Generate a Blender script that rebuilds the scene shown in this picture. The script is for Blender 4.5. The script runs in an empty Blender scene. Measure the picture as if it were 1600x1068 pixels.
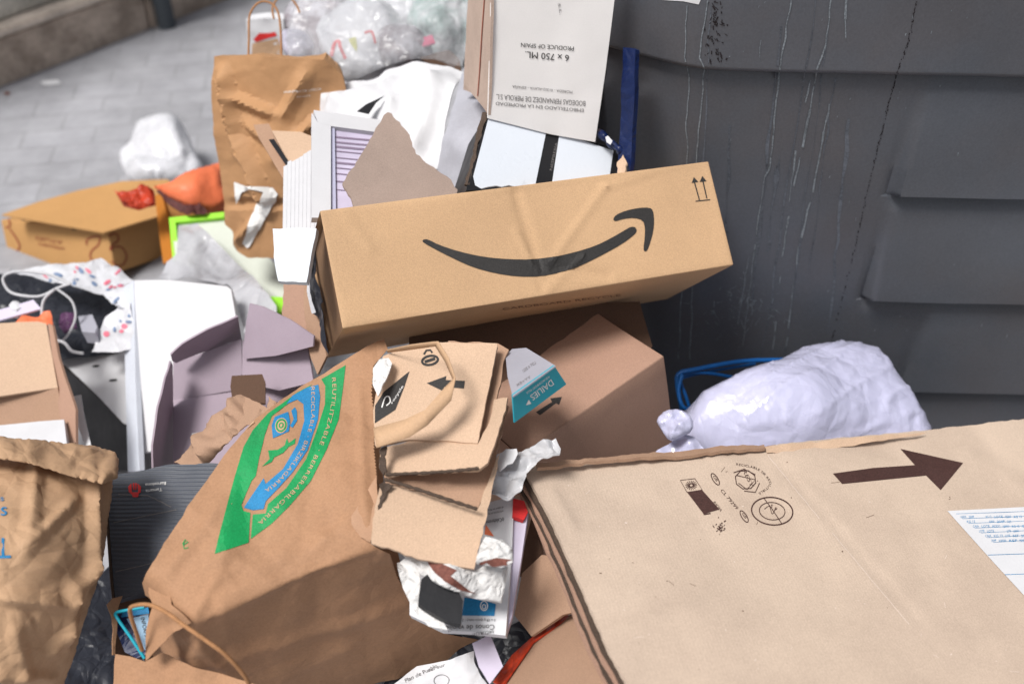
import bpy, bmesh, math, random
import numpy as np
from mathutils import Vector, noise
from mathutils.geometry import delaunay_2d_cdt
from mathutils.bvhtree import BVHTree

random.seed(7); np.random.seed(7)
SC = bpy.context.scene
COL = SC.collection

# ------------------------------------------------------------------ camera
CAM_H, PITCH, LENS = 1.55, math.radians(40), 35.0
cam_d = bpy.data.cameras.new('camera'); cam = bpy.data.objects.new('camera', cam_d); COL.objects.link(cam)
cam.location = (0, 0, CAM_H); cam.rotation_euler = (math.pi/2-PITCH, 0, 0)
cam_d.lens = LENS; cam_d.sensor_width = 36; cam_d.clip_start = .05; cam_d.clip_end = 500
cam_d.dof.use_dof = True; cam_d.dof.focus_distance = 1.48; cam_d.dof.aperture_fstop = 2.5
SC.camera = cam

# ------------------------------------------------------------------ sky, sun, exposure
SUN_EL, SUN_AZ = math.radians(64), math.radians(234)      # azimuth from +Y, clockwise
w = bpy.data.worlds.new('World'); SC.world = w; w.use_nodes = True
nt = w.node_tree; bg = nt.nodes['Background']
sky = nt.nodes.new('ShaderNodeTexSky'); sky.sky_type = 'NISHITA'; sky.sun_disc = False
sky.sun_elevation = SUN_EL; sky.sun_rotation = SUN_AZ; sky.dust_density = 4; sky.air_density = 1.0; sky.ozone_density = 1
hs = nt.nodes.new('ShaderNodeHueSaturation'); hs.inputs['Saturation'].default_value = .30
nt.links.new(sky.outputs[0], hs.inputs['Color']); nt.links.new(hs.outputs[0], bg.inputs[0])
bg.inputs[1].default_value = .095
sd = bpy.data.lights.new('sun', 'SUN'); sun = bpy.data.objects.new('sun', sd); COL.objects.link(sun)
sd.energy = 3.1; sd.angle = math.radians(18); sd.color = (1, .975, .94)
dirv = Vector((math.sin(SUN_AZ)*math.cos(SUN_EL), math.cos(SUN_AZ)*math.cos(SUN_EL), math.sin(SUN_EL)))
sun.rotation_euler = dirv.to_track_quat('Z', 'Y').to_euler()
SC.view_settings.view_transform = 'Standard'; SC.view_settings.look = 'None'
SC.view_settings.gamma = 1; SC.view_settings.exposure = .27
SC.render.engine = 'CYCLES'

# ------------------------------------------------------------------ geometry helpers
F = LENS/36*1600
FW = Vector((0, math.cos(PITCH), -math.sin(PITCH))); UP = Vector((0, math.sin(PITCH), math.cos(PITCH)))
CO = Vector((0, 0, CAM_H))
def P(x, y, d):                       # a sight line through the reference, at depth d in metres
    return CO + FW*d + Vector((1, 0, 0))*((x-800)/F*d) + UP*((534-y)/F*d)
def D(y, h):                          # depth at which that sight line is h metres above the ground
    return (CAM_H-h)/(math.sin(PITCH)-math.cos(PITCH)*(534-y)/F)
def proj(p):
    q = Vector(p)-CO; d = q.dot(FW)
    return 800+F*q.x/d, 534-F*q.dot(UP)/d, d

class Surf:                            # smooth surface through control points (x, y, depth)
    def __init__(s, c):
        s.c = np.array([(a/1000, b/1000) for a, b, _ in c]); n = len(c)
        v = np.array([1/d for _, _, d in c])
        A = np.zeros((n+3, n+3)); A[:n, :n] = s.k(s.c, s.c) if n > 3 else np.eye(n)*1e-6
        A[:n, n] = 1; A[:n, n+1:] = s.c; A[n, :n] = 1; A[n+1:, :n] = s.c.T
        s.w = np.linalg.lstsq(A, np.concatenate([v, [0, 0, 0]]), rcond=None)[0]; s.n = n
    @staticmethod
    def k(a, b):
        r = np.linalg.norm(a[:, None]-b[None], axis=2)
        return r**2*np.log(r+1e-9)
    def __call__(s, x, y):
        q = np.array([[x/1000, y/1000]])
        r = s.w[s.n] + s.w[s.n+1]*q[0, 0] + s.w[s.n+2]*q[0, 1]
        if s.n > 3: r += float((s.k(q, s.c) @ s.w[:s.n])[0])
        return float(r)
def folds(segs):                       # sharp creases: (x0, y0, x1, y1, height, width)
    def f(x, y):
        r = 0
        for x0, y0, x1, y1, a, wd in segs:
            dx, dy = x1-x0, y1-y0; t = ((x-x0)*dx+(y-y0)*dy)/(dx*dx+dy*dy); u = min(max(t, 0), 1)
            e = math.hypot(x-x0-u*dx, y-y0-u*dy); r += a*max(0, 1-e/wd)*min(1, 4*min(u+.1, 1.1-u))
        return r
    return f
class Off:                             # the same surface, dd metres nearer
    def __init__(s, b, dd): s.b = b; s.dd = dd
    def __call__(s, x, y): return 1/(1/s.b(x, y)-s.dd)
class Multi:                           # several planes of a convex thing
    def __init__(s, L, soft=.004): s.L = [Surf(c) for c in L]; s.soft = soft
    def __call__(s, x, y):
        v = np.array([f(x, y) for f in s.L])
        return float(-s.soft*np.log(np.sum(np.exp(-(v-v.min())/s.soft))) + v.min())
def surf(c): return c if callable(c) else (Multi(c) if isinstance(c[0][0], (tuple, list)) else Surf(c))

BV = {}
def mesh_obj(name, V, Fc, mat, parent=None, uv=None, smooth=35, bvh=True):
    V = [Vector(v) for v in V]
    me = bpy.data.meshes.new(name)
    if parent is not None: org = parent['_o']; org = Vector(org)
    else:
        a = np.array([tuple(v) for v in V]); org = Vector(((a[:, 0].min()+a[:, 0].max())/2, (a[:, 1].min()+a[:, 1].max())/2, a[:, 2].min()))
    me.from_pydata([tuple(v-org) for v in V], [], Fc); me.validate(clean_customdata=False); me.update()
    if uv is not None:
        l = me.uv_layers.new(name='uv'); 
        for lp in me.loops: l.data[lp.index].uv = uv[lp.vertex_index]
    if smooth is not None:
        me.polygons.foreach_set('use_smooth', [True]*len(me.polygons)); me.set_sharp_from_angle(angle=math.radians(smooth))
    if mat: me.materials.append(mat)
    o = bpy.data.objects.new(name, me); COL.objects.link(o)
    if parent is not None: o.parent = parent; o['_o'] = tuple(org)
    else: o.location = org; o['_o'] = tuple(org)
    if bvh: BV[o] = BVHTree.FromPolygons(V, Fc)
    return o
def thing(name, label, cat, loc, group=None):
    o = bpy.data.objects.new(name, None); COL.objects.link(o); o.location = loc; o['_o'] = tuple(loc); o.empty_display_size = .05
    o['label'] = label; o['category'] = cat
    if group: o['group'] = group
    return o
def tag(o, label, cat, group=None, kind=None):
    if label: o['label'] = label
    if cat: o['category'] = cat
    if group: o['group'] = group
    if kind: o['kind'] = kind
    return o

def densify(pts, step, rag=0, closed=True):
    out = []; n = len(pts)
    for i in range(n if closed else n-1):
        a = np.array(pts[i][:2], float); b = np.array(pts[(i+1) % n][:2], float)
        L = np.linalg.norm(b-a); k = max(1, int(L/step)); nrm = np.array([-(b-a)[1], (b-a)[0]])/max(L, 1e-6)
        for j in range(k):
            p = a+(b-a)*j/k
            if rag and j: p = p+nrm*random.uniform(-rag, rag)
            out.append((float(p[0]), float(p[1])))
    if not closed: out.append(tuple(map(float, pts[-1][:2])))
    return out
def smoothp(pts, it=2):                # Chaikin rounding of an outline
    for _ in range(it):
        q = []
        for i in range(len(pts)):
            a, b = pts[i], pts[(i+1) % len(pts)]
            q += [(a[0]*.75+b[0]*.25, a[1]*.75+b[1]*.25), (a[0]*.25+b[0]*.75, a[1]*.25+b[1]*.75)]
        pts = q
    return pts
def inside(pt, poly):
    x, y = pt; r = False; j = len(poly)-1
    for i in range(len(poly)):
        xi, yi = poly[i]; xj, yj = poly[j]
        if (yi > y) != (yj > y) and x < (xj-xi)*(y-yi)/(yj-yi)+xi: r = not r
        j = i
    return r
def edist(pts, poly):
    a = np.array(poly); b = np.roll(a, -1, axis=0); p = np.array(pts)[:, None]
    ab = b-a; t = np.clip(((p-a)*ab).sum(2)/np.maximum((ab**2).sum(1), 1e-9), 0, 1)
    return np.linalg.norm(p-(a+t[..., None]*ab), axis=2).min(1)
def triang(loop, step):
    xs = [p[0] for p in loop]; ys = [p[1] for p in loop]
    g = []
    y = min(ys)+step/2; r = 0
    while y < max(ys):
        x = min(xs)+(step/2 if r % 2 else 0)
        while x < max(xs):
            q = (x+random.uniform(-.2, .2)*step, y+random.uniform(-.2, .2)*step)
            if inside(q, loop): g.append(q)
            x += step
        y += step*.87; r += 1
    if g:
        dd = edist(g, loop); g = [q for q, e in zip(g, dd) if e > step*.45]
    pts = [Vector(p) for p in loop+g]; n = len(loop)
    V, E, Fc, *_ = delaunay_2d_cdt(pts, [], [list(range(n))], 1, 1e-4)
    return [tuple(v) for v in V], [list(f) for f in Fc]

def crumple(p, sc, seed=0.0):          # faceted creases
    q = p*sc+Vector((seed, seed*1.7, -seed))
    q = q+Vector(noise.noise_vector(q*.8))*.5
    d, _ = noise.voronoi(q, distance_metric='DISTANCE')
    e, _ = noise.voronoi(q*2.3+Vector((9, 3, 1)))
    return (d[1]-d[0])*1.0+(e[1]-e[0])*.35+noise.noise(q*.5)*.9-.45

def facets(V2, sp, am):               # random flat facets meeting in sharp creases
    A = np.array(V2); x0, y0 = A.min(0)-sp; x1, y1 = A.max(0)+sp; pts = []
    y = y0
    while y < y1+sp:
        x = x0
        while x < x1+sp:
            pts.append((x+random.uniform(-.46, .46)*sp, y+random.uniform(-.46, .46)*sp)); x += sp
        y += sp
    h = np.array([random.uniform(-1, 1) for _ in pts])*am
    V, E, Fc, *_ = delaunay_2d_cdt([Vector(p) for p in pts], [], [], 0, 1e-4)
    V = np.array([tuple(v) for v in V]); out = np.zeros(len(A))
    for t in Fc:
        a, b, c = V[t[0]], V[t[1]], V[t[2]]; dn = (b[1]-c[1])*(a[0]-c[0])+(c[0]-b[0])*(a[1]-c[1])
        if abs(dn) < 1e-9: continue
        l1 = ((b[1]-c[1])*(A[:, 0]-c[0])+(c[0]-b[0])*(A[:, 1]-c[1]))/dn; l2 = ((c[1]-a[1])*(A[:, 0]-c[0])+(a[0]-c[0])*(A[:, 1]-c[1]))/dn; l3 = 1-l1-l2
        m = (l1 >= -1e-6) & (l2 >= -1e-6) & (l3 >= -1e-6); out[m] = (l1*h[t[0]]+l2*h[t[1]]+l3*h[t[2]])[m]
    return out
def sheet(name, outline, ctrl, mat, parent=None, step=14, thick=.003, amp=0, sc=9, rag=0, bulge=0, R=60,
          back=None, seed=None, smooth=40, rnd=0, wave=None, fac=None):
    """outline and control points follow the thing's edges; the surface gets its depth, thickness and folds."""
    f = surf(ctrl)
    if rnd: outline = smoothp(outline, rnd)
    loop = densify(outline, step, rag)
    V2, Fc = triang(loop, step)
    n = len(V2)
    seed = random.uniform(0, 50) if seed is None else seed
    ed = edist(V2, loop)
    fo = sum(facets(V2, a_, b_) for a_, b_ in fac) if fac else np.zeros(n)
    cx, cy = np.mean(V2, axis=0)
    def pt(x, y): return P(x, y, 1/max(f(x, y), .05))
    e = 2.0
    o0 = pt(cx, cy); e1 = (pt(cx+e, cy)-o0).normalized(); nn = e1.cross(pt(cx, cy-e)-o0).normalized(); e2 = nn.cross(e1)
    front = []; bk = []; uv = []
    for (x, y), q, fz in zip(V2, ed, fo):
        p = pt(x, y)
        N = (pt(x+e, y)-p).cross(pt(x, y-e)-p).normalized()
        if N.dot(p-CO) > 0: N = -N
        uv.append(((p-o0).dot(e1), (p-o0).dot(e2)))
        t = min(q/R, 1); pl = math.sqrt(max(0, 1-(1-t)**2))
        dz = bulge*pl
        if amp: dz += amp*crumple(p, sc, seed)*(1 if not bulge else .35+.65*pl)
        if wave: dz += wave(x, y)
        dz += fz*(1 if not bulge else .3+.7*pl)
        front.append(p+N*dz)
        bk.append(p-N*(thick if back is None else thick+back*pl)+(N*dz if (not bulge and back is None) else Vector()))
    # orient
    A, B, C = (front[i] for i in Fc[0][:3])
    if (B-A).cross(C-A).dot(A-CO) > 0: Fc = [list(reversed(t)) for t in Fc]
    cnt = {}
    for t in Fc:
        for i in range(len(t)): cnt[(t[i], t[(i+1) % len(t)])] = 1
    rim = [(a, b) for a, b in cnt if (b, a) not in cnt]
    faces = Fc+[[i+n for i in reversed(t)] for t in Fc]+[[b, a, a+n, b+n] for a, b in rim]
    return mesh_obj(name, front+bk, faces, mat, parent, uv+uv, smooth)

def axpts(L, r, step):
    h = L/2; n = max(2, int((L-2*r)/step))
    return [-h, -h+r*.35, -h+r]+[-h+r+(L-2*r)*i/n for i in range(1, n)]+[h-r, h-r*.35, h]
def rbox(name, M, o, dims, mat, parent=None, r=.0025, step=.03, fn=None, skip=()):
    """rounded box; M = three axes (unit), o = centre."""
    r = min(r, min(dims)*.4)
    A = [axpts(d, r, step) for d in dims]; V = []; Fc = []; uv = []
    H = [d/2 for d in dims]
    for ax in range(3):
        for sg in (-1, 1):
            if (ax, sg) in skip: continue
            u, v = [(1, 2), (2, 0), (0, 1)][ax]; base = len(V); nu, nv = len(A[u]), len(A[v])
            for a in A[u]:
                for b in A[v]:
                    q = np.zeros(3); q[ax] = sg*H[ax]; q[u] = a; q[v] = b
                    inn = np.clip(q, [-(h-r) for h in H], [h-r for h in H]); dv = q-inn; dv = dv/np.linalg.norm(dv)
                    q = inn+dv*r
                    if fn: q = q+fn(q, ax, sg, dims)*dv
                    V.append(o+M[0]*q[0]+M[1]*q[1]+M[2]*q[2]); uv.append((a+ax*.7+sg*1.3, b))
            for i in range(nu-1):
                for j in range(nv-1):
                    a = base+i*nv+j; t = [a, a+nv, a+nv+1, a+1]
                    Fc.append(t if sg > 0 else t[::-1])
    return mesh_obj(name, V, Fc, mat, parent, uv, 50)
def box_from(O, A, B, t):
    """O corner, A and B neighbours as (x,y,d); t = depth along the third axis (away from camera if >0)."""
    O, A, B = P(*O), P(*A), P(*B)
    a = A-O; b = B-O; b = b-a*(a.dot(b)/a.dot(a)); c = a.cross(b).normalized()
    if c.dot(O-CO) < 0: c = -c
    ua, ub = a.normalized(), b.normalized()
    if ua.cross(ub).dot(c) < 0: ua, ub, a, b = ub, ua, b, a
    return (ua, ub, c), O+a/2+b/2+c*t/2, (a.length, b.length, abs(t))
def warpbox(am=.002, sc=7, seed=0.0):
    def fn(q, ax, sg, dims):
        return am*noise.noise(Vector(q)*sc+Vector((seed, ax*5, sg*3)))
    return fn
def fit_box(cor, dims0, wd=.25):
    """rigid pose and size of a box whose corners (sx,sy,sz) are seen at (x,y[,depth])."""
    keys = list(cor); obs = [cor[k] for k in keys]
    S = np.array(keys, float)*.5; fw, up = np.array(FW), np.array(UP)
    def rot(w_):
        t = np.linalg.norm(w_)
        if t < 1e-9: return np.eye(3)
        k = w_/t; K = np.array([[0, -k[2], k[1]], [k[2], 0, -k[0]], [-k[1], k[0], 0]])
        return np.eye(3)+math.sin(t)*K+(1-math.cos(t))*K@K
    def res(p, R0):
        Rm = rot(p[:3])@R0; dm = np.exp(p[6:9])*np.array(dims0)
        W = (Rm@(S*dm).T).T+p[3:6]; r = []
        for q, ob in zip(W, obs):
            q = q-np.array(CO); d = max(q@fw, .05); r += [(800+F*q[0]/d-ob[0])/2, (534-F*(q@up)/d-ob[1])/2]
            if len(ob) > 2: r.append((d-ob[2])/.03)
        r += list(p[6:9]/wd); return np.array(r)
    d0 = np.mean([o[2] for o in obs if len(o) > 2]); c0 = np.mean([o[:2] for o in obs], axis=0)
    rng = np.random.RandomState(3); best = None
    for s in range(40):
        R0 = rot(rng.normal(size=3)*(0 if s == 0 else 1.2)); p = np.zeros(9); p[3:6] = np.array(P(c0[0], c0[1], d0)); lam = 1e-2
        r = res(p, R0); c = r@r
        for it in range(45):
            J = np.array([(res(p+np.eye(9)[i]*1e-5, R0)-r)/1e-5 for i in range(9)]).T
            st = np.linalg.solve(J.T@J+lam*np.eye(9)*(1+np.diag(J.T@J)), -J.T@r)
            r2 = res(p+st, R0); c2 = r2@r2
            if c2 < c: p, r, c, lam = p+st, r2, c2, lam*.4
            else: lam *= 4
            if lam > 1e8: break
        if best is None or c < best[0]-1e-6: best = (c, rot(p[:3])@R0, p[3:6].copy(), np.exp(p[6:9])*np.array(dims0))
    c, Rm, t, dm = best
    return tuple(Vector(Rm[:, i]) for i in range(3)), Vector(t), tuple(map(float, dm))

def zig(pts, am=2.0, per=5.0):      # pinked paper edge
    q = densify(pts, per/2, 0, False)
    return [(x+(am if i % 2 else -am)*.6, y+(am if i % 2 else -am)*.3) for i, (x, y) in enumerate(q)]
def hit(x, y, T):
    d = (P(x, y, 1)-CO).normalized(); best = None
    for o in T:
        h = BV[o].ray_cast(CO, d)
        if h[0] is not None and (best is None or h[3] < best[3]): best = h
    return best
def decal(name, polys, T, mat, parent, off=.0007, step=10, rnd=0, meshes=()):
    """ink or tape lying on the surface of T, following its folds."""
    if not isinstance(T, (list, tuple)): T = [T]
    if T[0].parent is parent and parent is not None and T[0] in BV: parent = T[0]
    V = []; Fc = []
    def add(V2, F2):
        base = len(V); ok = []
        for x, y in V2:
            h = hit(x, y, T); 
            if h is None: ok.append(False); V.append(Vector()); continue
            n = h[1].normalized()
            if n.dot(h[0]-CO) > 0: n = -n
            V.append(h[0]+n*off); ok.append(True)
        for t in F2:
            if all(ok[i] for i in t): Fc.append([i+base for i in t])
    for p in polys:
        if rnd: p = smoothp(p, rnd)
        add(*triang(densify(p, step), step))
    for V2, F2 in meshes: add(V2, F2)
    used = sorted({i for t in Fc for i in t}); mp = {u: k for k, u in enumerate(used)}
    if not used: print('EMPTY DECAL', name); return None
    Fl = []
    for t in Fc:
        a, b, c = V[t[0]], V[t[1]], V[t[2]]
        Fl.append([mp[i] for i in (t if (b-a).cross(c-a).dot(a-CO) < 0 else t[::-1])])
    return mesh_obj(name, [V[u] for u in used], Fl, mat, parent, None, None, False)
def stroke(pts, wd, closed=False):
    """outline of a pen stroke along pts"""
    pts = [np.array(p, float) for p in pts]; out = []
    n = len(pts)
    if closed: pts = pts+[pts[0]]
    L = []; Rr = []
    for i, p in enumerate(pts):
        if closed: a = pts[(i-1) % n]; b = pts[(i+1) % n]
        else: a = pts[max(i-1, 0)]; b = pts[min(i+1, len(pts)-1)]
        t = b-a; t = t/max(np.linalg.norm(t), 1e-6); nr = np.array([-t[1], t[0]])
        ww = wd(i/(len(pts)-1)) if callable(wd) else wd
        L.append(p+nr*ww/2); Rr.append(p-nr*ww/2)
    V = [tuple(map(float, q)) for q in L+Rr]; m = len(L)
    return V, [[i, i+1, m+i+1, m+i] for i in range(m-1)]
def spl(pts, k=6, closed=False):       # Catmull-Rom
    n = len(pts); out = []
    for i in range(n if closed else n-1):
        g = (lambda j: pts[j % n]) if closed else (lambda j: pts[max(0, min(n-1, j))])
        p0, p1, p2, p3 = (np.array(g(i+j), float) for j in (-1, 0, 1, 2))
        for s in range(k):
            t = s/k
            out.append(tuple(.5*((2*p1)+(-p0+p2)*t+(2*p0-5*p1+4*p2-p3)*t*t+(-p0+3*p1-3*p2+p3)*t**3)))
    if not closed: out.append(tuple(map(float, pts[-1])))
    return out
def ell(cx, cy, a, b, rot=0, n=24):
    c, s = math.cos(rot), math.sin(rot)
    return [(cx+a*math.cos(t)*c-b*math.sin(t)*s, cy+a*math.cos(t)*s+b*math.sin(t)*c) for t in (2*math.pi*i/n for i in range(n))]
GL = {}
def glyph(s):
    if s not in GL:
        c = bpy.data.curves.new('t', 'FONT'); c.body = s; c.size = 1; c.resolution_u = 3
        o = bpy.data.objects.new('t', c); COL.objects.link(o)
        bpy.context.view_layer.update()
        me = o.evaluated_get(bpy.context.evaluated_depsgraph_get()).to_mesh()
        V = [(v.co.x, v.co.y) for v in me.vertices]; Fc = [list(p.vertices) for p in me.polygons]
        wdt = max([v[0] for v in V], default=.3)
        bpy.data.objects.remove(o); bpy.data.curves.remove(c)
        GL[s] = (V, Fc, wdt)
    return GL[s]
def text(s, o, X, H):
    """s from o along vector X (whole width); letters H px tall vector"""
    V, Fc, wd = glyph(s)
    return [(o[0]+v[0]/wd*X[0]+v[1]/.7*H[0], o[1]+v[0]/wd*X[1]+v[1]/.7*H[1]) for v in V], Fc
def textpath(s, pts, hgt, fill=1.0):
    """letters along a curve, tops to the left of travel direction when hgt>0"""
    pts = [np.array(p, float) for p in spl(pts, 8)]
    cum = [0]
    for a, b in zip(pts, pts[1:]): cum.append(cum[-1]+np.linalg.norm(b-a))
    tot = sum((glyph(c)[2] if c != ' ' else .3)+.09 for c in s); k = cum[-1]/tot; pos = 0; V = []; Fc = []
    for c in s:
        wd = glyph(c)[2] if c != ' ' else .3
        if c != ' ':
            gv, gf, _ = glyph(c); base = len(V)
            for v in gv:
                q = min(max((pos+v[0])*k, 0), cum[-1]-1e-3); i = int(np.searchsorted(cum, q, side='right'))-1; i = min(i, len(pts)-2)
                t = (pts[i+1]-pts[i]); L = np.linalg.norm(t); t = t/L; p = pts[i]+t*(q-cum[i]); nr = np.array([t[1], -t[0]])
                p = p+nr*v[1]/.7*hgt; V.append((float(p[0]), float(p[1])))
            Fc += [[j+base for j in f] for f in gf]
        pos += wd+.09
    return V, Fc
def tube(name, pts, r, mat, parent=None, seg=8, k=6, taper=None):
    pts = [Vector(p) for p in spl([tuple(p) for p in pts], k)]
    V = []; Fc = []; up = Vector((.1, .2, 1)).normalized()
    for i, p in enumerate(pts):
        t = (pts[min(i+1, len(pts)-1)]-pts[max(i-1, 0)]).normalized(); s = t.cross(up).normalized(); u = s.cross(t)
        rr = r*(taper(i/(len(pts)-1)) if taper else 1)
        for j in range(seg):
            a = 2*math.pi*j/seg; V.append(p+s*math.cos(a)*rr+u*math.sin(a)*rr)
    for i in range(len(pts)-1):
        for j in range(seg):
            a = i*seg+j; b = i*seg+(j+1) % seg; Fc.append([a, b, b+seg, a+seg])
    Fc += [list(range(seg))[::-1], [len(V)-seg+j for j in range(seg)]]
    return mesh_obj(name, V, Fc, mat, parent, [(v.x*3, v.z*3) for v in V], 60)
def ribbon(name, L, Rr, mat, parent, thick=.0006):
    """strip between two 3D edge curves"""
    lin = lambda Q: [Q[i]+(Q[i+1]-Q[i])*(j/6) for i in range(len(Q)-1) for j in range(6)]+[Q[-1]]
    L, Rr = lin(L), lin(Rr)
    V = []; Fc = []; n = len(L)
    for a, b in zip(L, Rr): V += [a, (a+b)/2, b]
    for i in range(n-1):
        for j in range(2):
            a = i*3+j; Fc.append([a, a+1, a+4, a+3])
    o = mesh_obj(name, V, Fc, mat, parent, [(v.x, v.z) for v in V], 9)
    md = o.modifiers.new('s', 'SOLIDIFY'); md.thickness = thick*2
    return o

# ------------------------------------------------------------------ materials
def srgb(h):
    v = [int(h[i:i+2], 16)/255 for i in (0, 2, 4)]
    return tuple((c/12.92 if c <= .04045 else ((c+.055)/1.055)**2.4) for c in v)
def mat(name, col, rough=.7, var=.08, vs=6, fine=.06, fs=350, bump=.15, bs=120, crease=0, cs=14, spec=.3, flute=0, flute_n=190, fdir='X',
        trans=0, alpha=1, col2=None, coat=0, metal=0, detail=4, coords='Object', dist=.002, cd=.006, subs=0):
    m = bpy.data.materials.new(name); m.use_nodes = True; t = m.node_tree; N = t.nodes; L = t.links; b = N['Principled BSDF']
    tc = N.new('ShaderNodeTexCoord').outputs[coords]
    def nz(s, d=3, r=.6):
        n = N.new('ShaderNodeTexNoise'); n.inputs['Scale'].default_value = s; n.inputs['Detail'].default_value = d; n.inputs['Roughness'].default_value = r
        L.new(tc, n.inputs['Vector']); return n.outputs['Fac']
    def rmp(src, a, c, x, y):
        n = N.new('ShaderNodeMapRange'); L.new(src, n.inputs[0]); 
        for i, q in zip((1, 2, 3, 4), (a, c, x, y)): n.inputs[i].default_value = q
        return n.outputs[0]
    def mth(op, a, c):
        n = N.new('ShaderNodeMath'); n.operation = op
        for i, q in enumerate((a, c)):
            if isinstance(q, (int, float)): n.inputs[i].default_value = q
            else: L.new(q, n.inputs[i])
        return n.outputs[0]
    v = mth('ADD', rmp(nz(vs, detail), .3, .7, -var, var), rmp(nz(fs, 2, .8), .3, .7, -fine, fine))
    v = mth('ADD', v, 1.0)
    mx = N.new('ShaderNodeMix'); mx.data_type = 'RGBA'; mx.blend_type = 'MULTIPLY'; mx.inputs[0].default_value = 1
    if col2:
        m2 = N.new('ShaderNodeMix'); m2.data_type = 'RGBA'; L.new(rmp(nz(vs*1.3, 5), .42, .62, 0, 1), m2.inputs[0])
        m2.inputs[6].default_value = (*col, 1); m2.inputs[7].default_value = (*col2, 1); L.new(m2.outputs[2], mx.inputs[6])
    else: mx.inputs[6].default_value = (*col, 1)
    cb = N.new('ShaderNodeCombineColor')
    for i in range(3): L.new(v, cb.inputs[i])
    L.new(cb.outputs[0], mx.inputs[7]); L.new(mx.outputs[2], b.inputs['Base Color'])
    L.new(rmp(nz(vs*3, 3), .3, .7, rough-.08, min(1, rough+.08)), b.inputs['Roughness'])
    b.inputs['Specular IOR Level'].default_value = spec; b.inputs['Metallic'].default_value = metal
    if coat: b.inputs['Coat Weight'].default_value = coat; b.inputs['Coat Roughness'].default_value = .12
    if subs: b.inputs['Subsurface Weight'].default_value = subs; b.inputs['Subsurface Radius'].default_value = (.02, .02, .02)
    if trans: b.inputs['Transmission Weight'].default_value = trans; b.inputs['IOR'].default_value = 1.15
    if alpha < 1:
        b.inputs['Alpha'].default_value = alpha
    last = None
    def bmp(h, s, dst):
        nonlocal last
        n = N.new('ShaderNodeBump'); n.inputs['Strength'].default_value = s; n.inputs['Distance'].default_value = dst
        L.new(h, n.inputs['Height']); 
        if last: L.new(last, n.inputs['Normal'])
        last = n.outputs[0]
    if bump: bmp(nz(bs, 4), bump, dist)
    if flute:
        wv = N.new('ShaderNodeTexWave'); wv.bands_direction = fdir; wv.inputs['Scale'].default_value = flute_n/6.2832*1.0; wv.inputs['Distortion'].default_value = .3
        wv.inputs['Detail Scale'].default_value = .5
        L.new(N['Texture Coordinate'].outputs['UV'], wv.inputs['Vector']); bmp(wv.outputs['Fac'], flute, .001)
    if crease:
        ns = N.new('ShaderNodeTexNoise'); ns.inputs['Scale'].default_value = cs*.5; L.new(tc, ns.inputs['Vector'])
        mp = N.new('ShaderNodeMix'); mp.data_type = 'VECTOR'; mp.inputs[0].default_value = .12; L.new(tc, mp.inputs[4]); L.new(ns.outputs['Color'], mp.inputs[5])
        for s_, k_ in ((cs, 1.0), (cs*2.7, .5)):
            vo = N.new('ShaderNodeTexVoronoi'); vo.feature = 'DISTANCE_TO_EDGE'; vo.inputs['Scale'].default_value = s_; L.new(mp.outputs[1], vo.inputs['Vector'])
            bmp(rmp(vo.outputs[0], 0, .35, 0, 1), crease*k_, cd)
            v2 = N.new('ShaderNodeTexVoronoi'); v2.feature = 'F1'; v2.inputs['Scale'].default_value = s_*1.37; L.new(mp.outputs[1], v2.inputs['Vector'])
            bmp(v2.outputs[0], crease*k_*.8, cd)
    if last: L.new(last, b.inputs['Normal'])
    return m
def card(name, hx, k=1.0, **kw):
    c = tuple(min(.9, v*k) for v in srgb(hx)); return mat(name, c, **{**dict(rough=.82, var=.07, vs=5, fine=.14, fs=520, bump=.22, bs=380, dist=.0004, flute=.05, flute_n=420, spec=.2), **kw})
M = {}
M['amz'] = card('golden cardboard', 'caa681', .82, flute=.0)
M['amz_in'] = card('inner cardboard', '8a6c52', .8)
M['card'] = card('cardboard', 'b4927a', .78)
M['card_pale'] = card('pale cardboard', 'd0bba8', .84, flute=.06, var=.08, vs=3, col2=tuple(v*.78 for v in srgb('c8b3a1')))
M['card_tan'] = card('tan cardboard', 'ccae94', .82)
M['card_rose'] = card('rosy cardboard', 'b5917d', .75)
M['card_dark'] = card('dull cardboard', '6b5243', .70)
M['card_grey'] = card('grey board', 'a8958a', .75, flute=0)
M['edge'] = card('corrugated edge', '5c4d43', .65, fine=.35, fs=500, bump=.9, bs=420)
M['kraft'] = mat('kraft paper', tuple(v*.74 for v in srgb('b88d6c')), .75, .10, 5, .10, 300, .15, 200, .30, 11, .25, dist=.0005, cd=.005)
M['kraft_y'] = mat('crumpled kraft paper', tuple(v*.76 for v in srgb('c5a07e')), .72, .10, 6, .06, 300, .12, 200, .75, 9, .25, dist=.0005, cd=.006)
M['kraft_far'] = mat('smooth kraft paper', tuple(v*.82 for v in srgb('b98d64')), .7, .08, 5, .05, 300, .1, 200, .25, 9, .3, cd=.006)
M['handle'] = mat('paper handle', tuple(v*.8 for v in srgb('c9a583')), .75, .06, 10, .08, 300, .2, 150)
M['twine'] = mat('paper twine', tuple(v*.8 for v in srgb('b08058')), .8, .15, 60, .1, 300, .5, 400)
M['white'] = mat('white card', (.60, .60, .62), .6, .06, 8, .02, 300, .08, 60, spec=.3)
M['white_in'] = mat('pale lilac card', tuple(v*.72 for v in srgb('b3a3b0')), .65, .06, 8, .03, 300, .1, 60)
M['white_pl'] = mat('white plastic film', (.62, .625, .66), .30, .10, 14, .02, 100, .2, 30, .25, 11, .5, alpha=.88, cd=.012)
M['clear_w'] = mat('clear white film', (.60, .60, .62), .20, .1, 14, .03, 100, .2, 30, .3, 14, .6, alpha=.80)
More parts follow.
